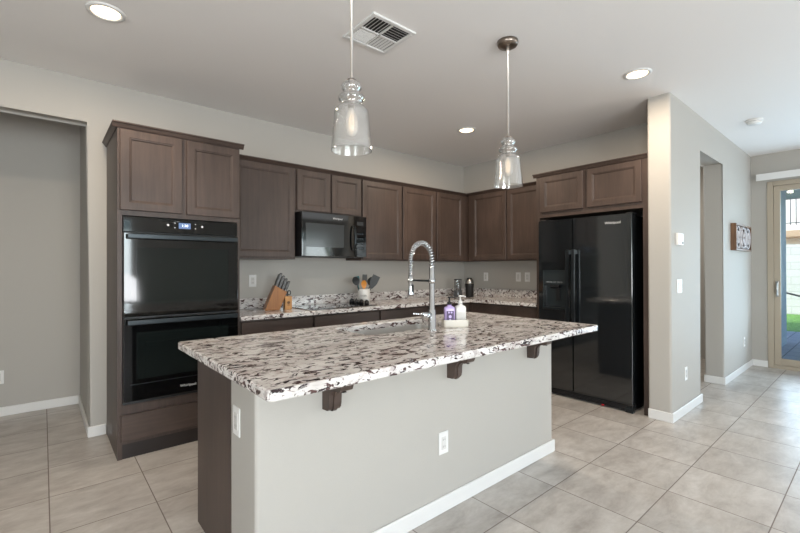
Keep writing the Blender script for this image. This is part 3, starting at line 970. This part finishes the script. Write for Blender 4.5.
# sink
sk = thing('kitchen_sink', 'stainless undermount sink set into the island countertop', 'sink', (-2.875, -1.895, 0.70))
m = MB()
a_ = lambda e, r: rrect(SX0 - e, SX1 + e, SY0 - e, SY1 + e, r)
m.loops([ring3(a_(0.02, 0.05), 0.8745), ring3(a_(-0.001, 0.05), 0.8745), ring3(a_(-0.006, 0.05), 0.70), ring3(a_(-0.03, 0.04), 0.675),
         ring3(a_(-0.10, 0.03), 0.670)], False, True)
m.build('basin', M_basin, sk)
MB().lathe([(0.045, 0.6702), (0.045, 0.674), (0.03, 0.674), (0.028, 0.671)], (-2.875, -1.895, 0), 24).build('drain', M_chrome, sk)

# faucet
FX, FY = -2.835, -2.180
fc = thing('kitchen_faucet', 'chrome spring neck faucet standing behind the island sink', 'faucet', (FX, FY, CT1))
MB().lathe([(0.028, CT1), (0.028, CT1 + 0.006), (0.0225, CT1 + 0.010), (0.0225, CT1 + 0.125), (0.017, CT1 + 0.130), (0.0165, 1.30), (0.013, 1.305)], (FX, FY, 0), 28).build('post', M_chrome, fc)
cl_ = MB()
zl = 1.012
cl_.cyl((FX - 0.01, FY, zl), (FX - 0.085, FY, zl), 0.017, 20)
cl_.tube([(FX - 0.07, FY, zl), (FX - 0.085, FY, zl + 0.006), (FX - 0.15, FY + 0.01, zl + 0.014)], 0.006, 10)
cl_.build('lever', M_chrome, fc)
# neck arc in the y-z plane
arc = []
R_ = 0.098
zc_ = 1.350
for i in range(4): arc.append((FX, FY, 1.295 + (zc_ - 1.295) * i / 4))
for i in range(25):
    a = math.pi - math.pi * i / 24
    arc.append((FX, FY + R_ + R_ * math.cos(a), zc_ + R_ * 1.08 * math.sin(a)))
arc.append((FX, FY + 2 * R_, 1.28)); arc.append((FX, FY + 2 * R_, 1.24))
MB().tube(arc, 0.0085, 12).build('hose', M_hose, fc)
# spring coil wound on the hose
dense = []
for i in range(len(arc) - 1):
    for k in range(8):
        dense.append(Vector(arc[i]).lerp(Vector(arc[i + 1]), k / 8))
L = [0]
for i in range(1, len(dense)): L.append(L[-1] + (dense[i] - dense[i - 1]).length)
coil = []
turns = int(L[-1] / 0.0165)
nst = turns * 10
j = 0
for i in range(nst):
    s = L[-1] * i / nst
    while j < len(L) - 2 and L[j + 1] < s: j += 1
    f = (s - L[j]) / max(1e-9, L[j + 1] - L[j])
    p = dense[j].lerp(dense[j + 1], f)
    tq = (dense[j + 1] - dense[j]).normalized()
    n1 = Vector((1, 0, 0))
    n2 = tq.cross(n1).normalized()
    ph = 2 * math.pi * i / 10
    coil.append(p + (n1 * math.cos(ph) + n2 * math.sin(ph)) * 0.0140)
MB().tube(coil, 0.0038, 6).build('spring_coil', M_chrome, fc)
sh = MB()
ys = FY + 2 * R_
sh.lathe([(0.012, 1.245), (0.0165, 1.24), (0.0165, 1.205), (0.0145, 1.20), (0.0145, 1.165), (0.020, 1.13), (0.020, 1.118), (0.015, 1.116)], (FX, ys, 0), 24)
sh.build('spray_head', M_chrome, fc)
MB().box(FX - 0.006, FX + 0.006, ys - 0.026, ys - 0.018, 1.14, 1.19, 0.002).build('spray_trigger', M_blacksoft, fc)
ar = MB()
ar.tube([(FX, FY, 1.218), (FX, ys, 1.218)], 0.0065, 10)
ar.build('support_arm', M_handle, fc)
ar = MB()
ar.lathe([(0.021, 1.205), (0.021, 1.231)], (FX, FY, 0), 24)
ar.build('arm_collar', M_chrome, fc)
ar = MB()
ar.lathe([(0.0195, 1.207), (0.0195, 1.229)], (FX, ys, 0), 24)
ar.build('arm_collar', M_chrome, fc)

# soap tray and bottles
tr = thing('soap_tray', 'small cream ceramic tray holding two pump bottles on the island', 'tray', (-2.610, -2.165, CT1), math.radians(-34))
m = MB()
m.loops([ring3(rrect(-0.078, 0.078, -0.042, 0.042, 0.015), 0.0), ring3(rrect(-0.082, 0.082, -0.046, 0.046, 0.016), 0.006), ring3(rrect(-0.082, 0.082, -0.046, 0.046, 0.016), 0.048),
         ring3(rrect(-0.076, 0.076, -0.040, 0.040, 0.012), 0.048), ring3(rrect(-0.076, 0.076, -0.040, 0.040, 0.012), 0.012)])
m.build('tray_body', M_cream, tr, local=True)
Mt = root_matrix(tr)
def bottle(label, lx, w, d, hb, hs, body_mat, pump_mat, ptop, labelled=False, group=None):
    p = Mt @ Vector((lx, 0, 0.0125))
    t = thing('soap_bottle', label, 'bottle', p, math.radians(-34))
    m = MB()
    r = min(w, d) * 0.45
    m.loops([ring3(rrect(-w, w, -d, d, r), 0), ring3(rrect(-w, w, -d, d, r), hb), ring3(rrect(-w * 0.9, w * 0.9, -d * 0.9, d * 0.9, r * 0.9), hb + hs * 0.5),
             ring3(rrect(-w * 0.42, w * 0.42, -w * 0.42, w * 0.42, w * 0.40), hb + hs), ring3(rrect(-w * 0.42, w * 0.42, -w * 0.42, w * 0.42, w * 0.40), hb + hs + 0.008)], smooth=True)
    m.build('bottle_body', body_mat, t, local=True)
    z = hb + hs + 0.008
    m = MB()
    m.lathe([(0.015, z), (0.015, z + 0.016), (0.006, z + 0.019), (0.005, z + 0.042), (0.012, z + 0.044), (0.012, z + 0.052), (0.006, z + 0.055)], (0, 0, 0), 20)
    m.tube([(0, 0, z + 0.049), (0.022, -0.006, z + 0.049), (0.034, -0.010, z + 0.043)], 0.0045, 8)
    m.build('pump', pump_mat, t, local=True)
    if labelled:
        lb = MB()
        lb.box(-w * 0.72, w * 0.72, -d - 0.0008, -d + 0.001, 0.018, hb - 0.016)
        la = lb.build('label_panel', M_purple, t, local=True)
        em = MB()
        for (ex, ez, er) in ((0, 0.055, 0.010), (-0.008, 0.082, 0.006), (0.009, 0.082, 0.006), (0, 0.035, 0.006)):
            em.cyl((ex, -d - 0.0014, ez), (ex, -d - 0.0006, ez), er, 10)
        em.build('label_print', M_lav, la, local=True)
    return t
bottle('lavender pump soap bottle with dark purple label, left in the cream tray', -0.036, 0.034, 0.022, 0.108, 0.016, M_lav, M_blacksoft, 0, True)
bottle('plain white pump soap bottle, right in the cream tray', 0.037, 0.034, 0.026, 0.112, 0.018, M_white, M_white, 0)

# ------------------------------------------------------------------ things on the perimeter counter
# cooktop
ck = thing('glass_cooktop', 'black glass electric cooktop set in the back counter', 'cooktop', (-2.43, -0.33, CT1))
MB().box(-2.815, -2.035, -0.575, -0.085, CT1 + 0.0003, CT1 + 0.007, 0.002, 1).build('glass_top', M_blackglass, ck)
M_ring = mat('grey_ring_print', lin(90, 90, 92), 0.3)
for cx, cy, rr in ((-2.64, -0.22, 0.075), (-2.64, -0.44, 0.10), (-2.33, -0.22, 0.10), (-2.33, -0.44, 0.075)):
    MB().lathe([(rr, CT1 + 0.0071), (rr, CT1 + 0.0075), (rr - 0.004, CT1 + 0.0075), (rr - 0.004, CT1 + 0.0071)], (cx, cy, 0), 32, caps=False).build('burner_ring', M_ring, ck)
for i in range(4):
    ky = -0.185 - i * 0.093
    kb = MB()
    kb.lathe([(0.025, CT1 + 0.0072), (0.025, CT1 + 0.030), (0.020, CT1 + 0.044), (0.012, CT1 + 0.045)], (-2.085, ky, 0), 20)
    ko = kb.build('knob', M_blacksoft, ck)
    MB().box(-2.089, -2.081, ky - 0.016, ky + 0.016, CT1 + 0.0445, CT1 + 0.054, 0.001, 1).build('knob_grip', M_handle, ko)

# knife block
kn = thing('knife_block', 'slanted honey wood knife block on the back counter by the oven', 'knife block', (-3.015, -0.30, CT1), math.radians(-12))
m = MB()
sl = 0.075
m.prism([(-0.105, 0.0), (0.030, 0.0), (0.030 + sl * 0.9, 0.165), (-0.105 + sl * 1.25, 0.228)], 'y', -0.055, 0.055, bev=0.003)
m.build('block', M_honey, kn, local=True)
m = MB()
m.box(0.078, 0.142, -0.060, 0.03, 0.0, 0.125, 0.003)
sb = m.build('front_block', M_honey2, kn, local=True)
mk = MB()
mk.cyl((0.110, -0.0615, 0.066), (0.110, -0.0598, 0.066), 0.014, 16)
mk.box(0.098, 0.122, -0.0612, -0.0598, 0.040, 0.046)
mk.build('maker_mark', mat('burnt_mark', lin(88, 58, 34), 0.7), sb, local=True)
ax = Vector((sl * 1.06, 0, 0.205)).normalized()
base_top0 = Vector((-0.011, 0, 0.228)); base_top1 = Vector((0.0975, 0, 0.165))
for r_, yy in enumerate((-0.032, 0.0, 0.032)):
    for q in range(4):
        f = 0.13 + 0.25 * q
        p = base_top0.lerp(base_top1, f) + Vector((0, yy, -0.004))
        ln = 0.128 - 0.010 * q - 0.006 * r_
        hm = MB()
        e1 = p + ax * ln
        side = ax.cross(Vector((0, 1, 0))).normalized()
        def rr_(c, a, bb): return [c + side * a + Vector((0, bb, 0)), c + side * a - Vector((0, bb, 0)), c - side * a - Vector((0, bb, 0)), c - side * a + Vector((0, bb, 0))]
        hm.loops([rr_(p, 0.011, 0.008), rr_(p + ax * 0.02, 0.010, 0.007), rr_(p + ax * ln * 0.5, 0.012, 0.008), rr_(e1, 0.011, 0.008), rr_(e1 + ax * 0.006, 0.007, 0.005)])
        ho = hm.build('knife_handle', M_knife, kn, local=True)
sc_ = MB()
for dx in (-0.016, 0.016):
    ringp = [(0.110 + dx + 0.014 * math.cos(a) , 0.0 - 0.015, 0.155 + 0.020 * math.sin(a)) for a in [2 * math.pi * k / 14 for k in range(15)]]
    sc_.tube(ringp, 0.0045, 8)
sc_.box(0.104, 0.116, -0.019, -0.011, 0.110, 0.140)
sc_.build('scissor_handles', M_blacksoft, kn, local=True)

# utensil crock
ux, uy = -1.965, -0.245
uc = thing('utensil_crock', 'white ceramic utensil crock on the counter behind the cooktop knobs', 'crock', (ux, uy, CT1))
MB().lathe([(0.060, 0.0), (0.067, 0.004), (0.068, 0.150), (0.066, 0.155), (0.062, 0.150), (0.061, 0.010), (0.0, 0.010)], (0, 0, 0), 36, caps=False).build('crock_body', M_white, uc, local=True)
text_mesh('crock_lettering', 'utensils', 0.022, mat('grey_ink', lin(110, 108, 106), 0.6), uc, Matrix.Translation((ux, uy, CT1 + 0.085)) @ Matrix.Rotation(math.radians(-36), 4, 'Z') @ Matrix(((1, 0, 0, 0), (0, 0, -1, -0.0665), (0, 1, 0, 0), (0, 0, 0, 1))), depth=0.0025)
def utensil(name, label, cat, lx, ly, tx, ty, ztop, head, m, hw, hh, grp='utensils in the crock'):
    t = thing(name, label, cat, (ux + lx, uy + ly, CT1 + 0.012), 0, grp)
    p0 = Vector((0, 0, 0)); p1 = Vector((tx - lx, ty - ly, ztop - 0.012))
    ha = MB().tube([p0, p0.lerp(p1, 0.5), p1], 0.005, 8).build('utensil_handle', m, t, local=True)
    d = (p1 - p0).normalized()
    hd = MB()
    side = Vector((0.8, -0.6, 0))
    side = (side - d * side.dot(d)).normalized()
    nn = d.cross(side)
    rings = []
    for k in range(9):
        s = k / 8
        if head == 'spoon': w = hw * math.sin(math.pi * (0.06 + 0.88 * s)) ** 0.6; off = 0.010 * math.sin(math.pi * s)
        else: w = hw * (0.35 + 0.65 * min(1, s * 2.2)); off = 0.0
        c = p1 + d * (hh * s - 0.005) + nn * off
        rings.append([c + side * w + nn * 0.003, c + nn * 0.004, c - side * w + nn * 0.003, c - side * w - nn * 0.003, c - nn * 0.004, c + side * w - nn * 0.003])
    hd.loops(rings)
    hd.build('utensil_head', m, t, local=True)
    return t
utensil('serving_spoon', 'dark serving spoon leaning left out of the white crock', 'spoon', -0.015, 0.01, -0.090, 0.0, 0.205, 'spoon', M_utensil, 0.040, 0.095)
utensil('wooden_spoon', 'orange wooden spoon at the front of the white crock', 'spoon', -0.01, -0.02, -0.030, -0.045, 0.172, 'spoon', M_orange, 0.030, 0.085)
utensil('silicone_spatula', 'teal spatula behind the orange spoon in the crock', 'spatula', -0.02, 0.02, -0.036, 0.062, 0.225, 'flat', M_teal, 0.026, 0.075)
utensil('slotted_turner', 'black turner standing upright in the middle of the crock', 'turner', 0.0, 0.01, 0.006, 0.0, 0.185, 'flat', M_utensil, 0.026, 0.135)
utensil('pale_spoon', 'slim pale wooden spoon right of the upright black turner', 'spoon', 0.015, -0.01, 0.038, 0.035, 0.215, 'spoon', M_cream, 0.012, 0.06)
utensil('wide_spatula', 'wide black spatula leaning right out of the white crock', 'spatula', 0.01, 0.0, 0.070, -0.040, 0.165, 'flat', M_utensil, 0.042, 0.155)
utensil('ladle', 'dark ladle at the right rim of the crock behind the wide spatula', 'ladle', 0.02, 0.015, 0.112, 0.035, 0.195, 'spoon', M_utensil, 0.046, 0.10)

# corner appliances
gx, gy = -0.375, -0.415
gr = thing('coffee_grinder', 'black coffee grinder with a steel top in the counter corner', 'grinder', (gx, gy, CT1))
MB().lathe([(0.050, 0.0), (0.054, 0.006), (0.052, 0.12), (0.056, 0.13), (0.058, 0.165), (0.058, 0.175)], (0, 0, 0), 28).build('grinder_base', M_blacksoft, gr, local=True)
MB().lathe([(0.056, 0.1755), (0.056, 0.19), (0.052, 0.215), (0.040, 0.235), (0.030, 0.240)], (0, 0, 0), 28).build('steel_lid', M_steel, gr, local=True)
MB().lathe([(0.032, 0.2403), (0.032, 0.250), (0.026, 0.253)], (0, 0, 0), 24).build('lid_button', M_blacksoft, gr, local=True)
jx, jy = -0.475, -0.300
jr = thing('glass_canister', 'grey glass canister on a dark base left of the coffee grinder', 'canister', (jx, jy, CT1))
MB().lathe([(0.054, 0.0), (0.056, 0.006), (0.054, 0.085), (0.048, 0.095)], (0, 0, 0), 28).build('canister_base', M_glass_dark, jr, local=True)
MB().lathe([(0.046, 0.0953), (0.049, 0.11), (0.051, 0.225)], (0, 0, 0), 28, caps=False).build('glass_sleeve', M_jar, jr, local=True)
MB().lathe([(0.052, 0.2255), (0.052, 0.236), (0.02, 0.240)], (0, 0, 0), 28).build('canister_lid', M_glass_dark, jr, local=True)

# ------------------------------------------------------------------ electrical plates
def plate(name, label, cat, F, u, v, w=0.072, h=0.118, kind='outlet', group=None, gangs=1):
    """F maps (u, v, depth) to world"""
    t = thing(name, label, cat, F(u, v, 0), 0, group)
    def bx(u0, u1, v0, v1, d0, d1, bev=0.0):
        mb = MB()
        a = F(u0, v0, d0); b_ = F(u1, v1, d1)
        mb.box(a[0], b_[0], a[1], b_[1], a[2], b_[2], bev, 1)
        return mb
    bx(u - w / 2, u + w / 2, v - h / 2, v + h / 2, 0.0003, 0.006, 0.002).build('cover_plate', M_plastic, t)
    for g in range(gangs):
        gu = u + (g - (gangs - 1) / 2) * 0.046
        if kind == 'outlet':
            o = bx(gu - 0.0165, gu + 0.0165, v - 0.034, v + 0.034, 0.0058, 0.0078).build('receptacle', M_white, t)
            for dz in (-0.018, 0.018):
                s_ = bx(gu - 0.0075, gu - 0.0055, v + dz - 0.005, v + dz + 0.005, 0.0076, 0.0082)
                a = F(gu + 0.0055, v + dz - 0.004, 0.0076); c_ = F(gu + 0.0075, v + dz + 0.004, 0.0082)
                s_.box(a[0], c_[0], a[1], c_[1], a[2], c_[2])
                s_.build('slot', M_slot, o)
        else:
            bx(gu - 0.0165, gu + 0.0165, v - 0.034, v + 0.034, 0.0058, 0.0095, 0.001).build('rocker', M_white, t)
    return t
FW = mapA(0.0)
plate('wall_outlet', 'white outlet on the back wall left of the knife block', 'outlet', FW, -3.112, 1.178, group='outlets')
FR = mapB(0.0)
plate('wall_outlet', 'white outlet on the right wall nearest the corner', 'outlet', FR, 0.395, 1.175, group='outlets')
plate('wall_switch', 'white switch plate on the right wall, left of a pair by the refrigerator', 'switch', FR, 0.914, 1.180, kind='switch')
plate('wall_outlet', 'white outlet on the right wall closest to the refrigerator', 'outlet', FR, 1.046, 1.180, group='outlets')
FH = mapA(YC)
plate('wall_switch', 'white double switch below the thermostat on the pillar wall', 'switch', FH, -0.474, 1.135, w=0.125, kind='switch', gangs=2)
plate('wall_outlet', 'white outlet low on the pillar wall below the double switch', 'outlet', FH, -0.309, 0.352, group='outlets')
plate('wall_outlet', 'white outlet low on the far wall near the sliding door', 'outlet', FH, 2.02, 0.362, group='outlets')
FI = mapA(WYF)
plate('wall_outlet', 'white outlet on the long painted front of the island', 'outlet', FI, -3.034, 0.366, group='outlets')
FL = lambda u, v, d: (WX0 - d, u, v)
plate('wall_outlet', 'white outlet plate on the left end of the painted island wall', 'outlet', FL, -2.268, 0.672, group='outlets')
FQ = mapA(1.08)
plate('wall_outlet', 'white outlet low on the back wall of the alcove', 'outlet', FQ, -4.955, 0.345, group='outlets')
th = thing('thermostat', 'small white thermostat high on the pillar wall', 'thermostat', (-0.50, YC, 1.54))
MB().box(-0.565, -0.435, YC - 0.026, YC - 0.0003, 1.49, 1.59, 0.005).build('housing', M_plastic, th)
MB().box(-0.485, -0.450, YC - 0.0275, YC - 0.0255, 1.502, 1.514).build('button', M_slot, th)

# ------------------------------------------------------------------ wall art
AX0, AX1, AZ0, AZ1 = 1.36, 2.16, 1.495, 1.805
wa = thing('wall_art', 'brown framed lattice wall art on the far wall by the sliding door', 'wall art', ((AX0 + AX1) / 2, YC, AZ0))
m = MB()
AYF, AYB = YC - 0.055, YC - 0.0005
m.box(AX0, AX0 + 0.02, AYF, AYB, AZ0, AZ1); m.box(AX1 - 0.02, AX1, AYF, AYB, AZ0, AZ1)
m.box(AX0 + 0.02, AX1 - 0.02, AYF, AYB, AZ0, AZ0 + 0.02); m.box(AX0 + 0.02, AX1 - 0.02, AYF, AYB, AZ1 - 0.02, AZ1)
m.build('frame', M_oldwood, wa)
MB().box(AX0 + 0.02, AX1 - 0.02, YC - 0.03, YC - 0.01, AZ0 + 0.02, AZ1 - 0.02).build('back_panel', mat('dark_brown_board', lin(48, 38, 34), 0.7), wa)
m = MB()
zc = (AZ0 + AZ1) / 2
def arcpts(cx, cz, rx, rz, a0, a1, n=20): return [(cx + rx * math.cos(a0 + (a1 - a0) * k / n), YC - 0.042, cz + rz * math.sin(a0 + (a1 - a0) * k / n)) for k in range(n + 1)]
for i in range(3):
    cx = AX0 + 0.02 + (i + 0.5) * (AX1 - AX0 - 0.04) / 3
    m.tube(arcpts(cx, zc, 0.118, 0.122, 0, 2 * math.pi), 0.011, 8)
    if i == 1:
        for sgn in (-1, 1):
            m.tube([(cx - 0.11, YC - 0.042, zc + sgn * 0.125), (cx, YC - 0.042, zc), (cx + 0.11, YC - 0.042, zc - sgn * 0.125)], 0.012, 8)
    else:
        m.tube(arcpts(cx, zc, 0.045, 0.065, 0, 2 * math.pi), 0.011, 8)
m.build('lattice', mat('whitewashed_wood', lin(188, 182, 182), 0.6), wa)

# ------------------------------------------------------------------ ceiling fixtures
def can_light(label, x, y, power=18):
    t = thing('ceiling_light', label, 'ceiling light', (x, y, ZC), 0, 'recessed ceiling lights')
    MB().lathe([(0.096, 0.0), (0.094, -0.006), (0.076, -0.010), (0.070, -0.004), (0.070, 0.0)], (0, 0, -0.0003), 36, caps=False).build('trim_ring', M_trim, t, local=True)
    MB().lathe([(0.069, -0.0045), (0.069, -0.0025)], (0, 0, 0), 32).build('lens', M_lens, t, local=True)
    Ld = bpy.data.lights.new('bulb', 'AREA')
    Ld.shape = 'DISK'
    Ld.size = 0.13
    Ld.energy = power
    Ld.color = (1.0, 0.83, 0.65)
    Lo = bpy.data.objects.new('bulb', Ld)
    COL.objects.link(Lo)
    Lo.parent = t
    Lo.location = (0, 0, -0.016)
    return t
can_light('lit recessed ceiling light at upper left above the oven tower', -4.385, -1.118)
can_light('lit recessed ceiling light farthest back near the kitchen corner', -1.243, -1.110)
can_light('lit recessed ceiling light in front of the refrigerator pillar', -1.242, -2.785)

def pendant(label, x, y):
    t = thing('pendant_lamp', label, 'pendant lamp', (x, y, 1.825), 0, 'pendants over the island')
    H = ZC - 1.825
    MB().lathe([(0.066, H - 0.0005), (0.066, H - 0.018), (0.060, H - 0.030), (0.02, H - 0.034)], (0, 0, 0), 32).build('canopy', M_nickel, t, local=True)
    MB().lathe([(0.006, 0.318), (0.006, H - 0.075), (0.010, H - 0.07), (0.010, H - 0.034)], (0, 0, 0), 14).build('rod', M_rod, t, local=True)
    MB().lathe([(0.004, 0.19), (0.016, 0.195), (0.017, 0.25), (0.012, 0.26), (0.010, 0.300), (0.022, 0.312), (0.022, 0.318), (0.006, 0.322)], (0, 0, 0), 20).build('socket', M_nickel, t, local=True)
    P = [(0.088, 0.0), (0.087, 0.004), (0.083, 0.06), (0.078, 0.115), (0.0735, 0.160), (0.0745, 0.168), (0.070, 0.182), (0.058, 0.196), (0.046, 0.207), (0.043, 0.214),
         (0.052, 0.222), (0.058, 0.232), (0.055, 0.243), (0.040, 0.251), (0.031, 0.258), (0.036, 0.268), (0.044, 0.280), (0.044, 0.290), (0.036, 0.304), (0.024, 0.312)]
    P = [(r * 1.05, z) for r, z in P]
    Q = [(r - 0.003, z) for r, z in P][::-1]
    MB().lathe(P + Q + [P[0]], (0, 0, 0), 48, caps=False).build('glass_shade', M_shade, t, local=True)
    bl = MB().lathe([(0.012, 0.19), (0.016, 0.175), (0.026, 0.145), (0.030, 0.115), (0.028, 0.09), (0.018, 0.070), (0.002, 0.062)], (0, 0, 0), 24).build('bulb', M_bulb, t, local=True)
    fm = MB()
    for k in range(4):
        a = math.pi * k / 2
        fm.tube([(0.005 * math.cos(a), 0.005 * math.sin(a), 0.165), (0.012 * math.cos(a), 0.012 * math.sin(a), 0.13), (0.006 * math.cos(a), 0.006 * math.sin(a), 0.09)], 0.0012, 6)
    fm.build('filament', M_filament, bl, local=True)
    return t
pendant('nearer clear glass pendant lamp hanging over the left half of the island', -3.603, -2.443)
pendant('farther clear glass pendant lamp hanging over the right half of the island', -2.372, -2.415)

# air vent
VX, VY = -3.06, -1.945
av = thing('ceiling_vent', 'square white louvred air vent in the ceiling', 'vent', (VX, VY, ZC))
R2 = 0.165
m = MB()
m.box(-R2, R2, -R2, -R2 + 0.028, -0.012, -0.0005, 0.003, 1); m.box(-R2, R2, R2 - 0.028, R2, -0.012, -0.0005, 0.003, 1)
m.box(-R2, -R2 + 0.028, -R2 + 0.028, R2 - 0.028, -0.012, -0.0005, 0.003, 1); m.box(R2 - 0.028, R2, -R2 + 0.028, R2 - 0.028, -0.012, -0.0005, 0.003, 1)
m.box(-0.006, 0.006, -R2 + 0.028, R2 - 0.028, -0.010, -0.0005); m.box(-R2 + 0.028, R2 - 0.028, -0.006, 0.006, -0.010, -0.0005)
m.build('vent_frame', M_trim, av, local=True)
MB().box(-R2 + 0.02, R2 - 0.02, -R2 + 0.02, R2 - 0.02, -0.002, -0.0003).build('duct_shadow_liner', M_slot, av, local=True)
def louvre(p0, p1, tilt):
    """thin tilted slat between p0 and p1 (x, y)"""
    p0 = Vector((p0[0], p0[1], -0.006)); p1 = Vector((p1[0], p1[1], -0.006))
    d = (p1 - p0).normalized()
    n = Vector((-d.y, d.x, 0))
    w = n * 0.0075 * tilt + Vector((0, 0, -0.0045))
    if qy > 0: w = w * 0.72
    th_ = Vector((0, 0, 0.0008)) + n * 0.0004
    mb.loops([[p0 - w - th_, p0 + w - th_, p0 + w + th_, p0 - w + th_], [p1 - w - th_, p1 + w - th_, p1 + w + th_, p1 - w + th_]])
inn = R2 - 0.030
for qx, qy, horiz, tilt in ((-1, 1, True, -1), (1, 1, False, -1), (1, -1, True, -1), (-1, -1, False, -1)):
    mb = MB()
    for k in range(5):
        f = 0.012 + (inn - 0.016) * (k + 0.5) / 5
        if horiz: louvre((qx * 0.008, qy * f), (qx * inn, qy * f), tilt)
        else: louvre((qx * f, qy * 0.008), (qx * f, qy * inn), tilt)
    mb.build('louvre_bank', M_trim, av, local=True)
# smoke detector
sd = thing('smoke_detector', 'round white smoke detector on the ceiling by the sliding door', 'smoke detector', (0.735, -3.150, ZC))
MB().lathe([(0.070, -0.0005), (0.070, -0.012), (0.062, -0.016)], (0, 0, 0), 32).build('mount', M_plastic, sd, local=True)
MB().lathe([(0.060, -0.0163), (0.058, -0.034), (0.045, -0.042), (0.02, -0.043)], (0, 0, 0), 32).build('housing', M_plastic, sd, local=True)
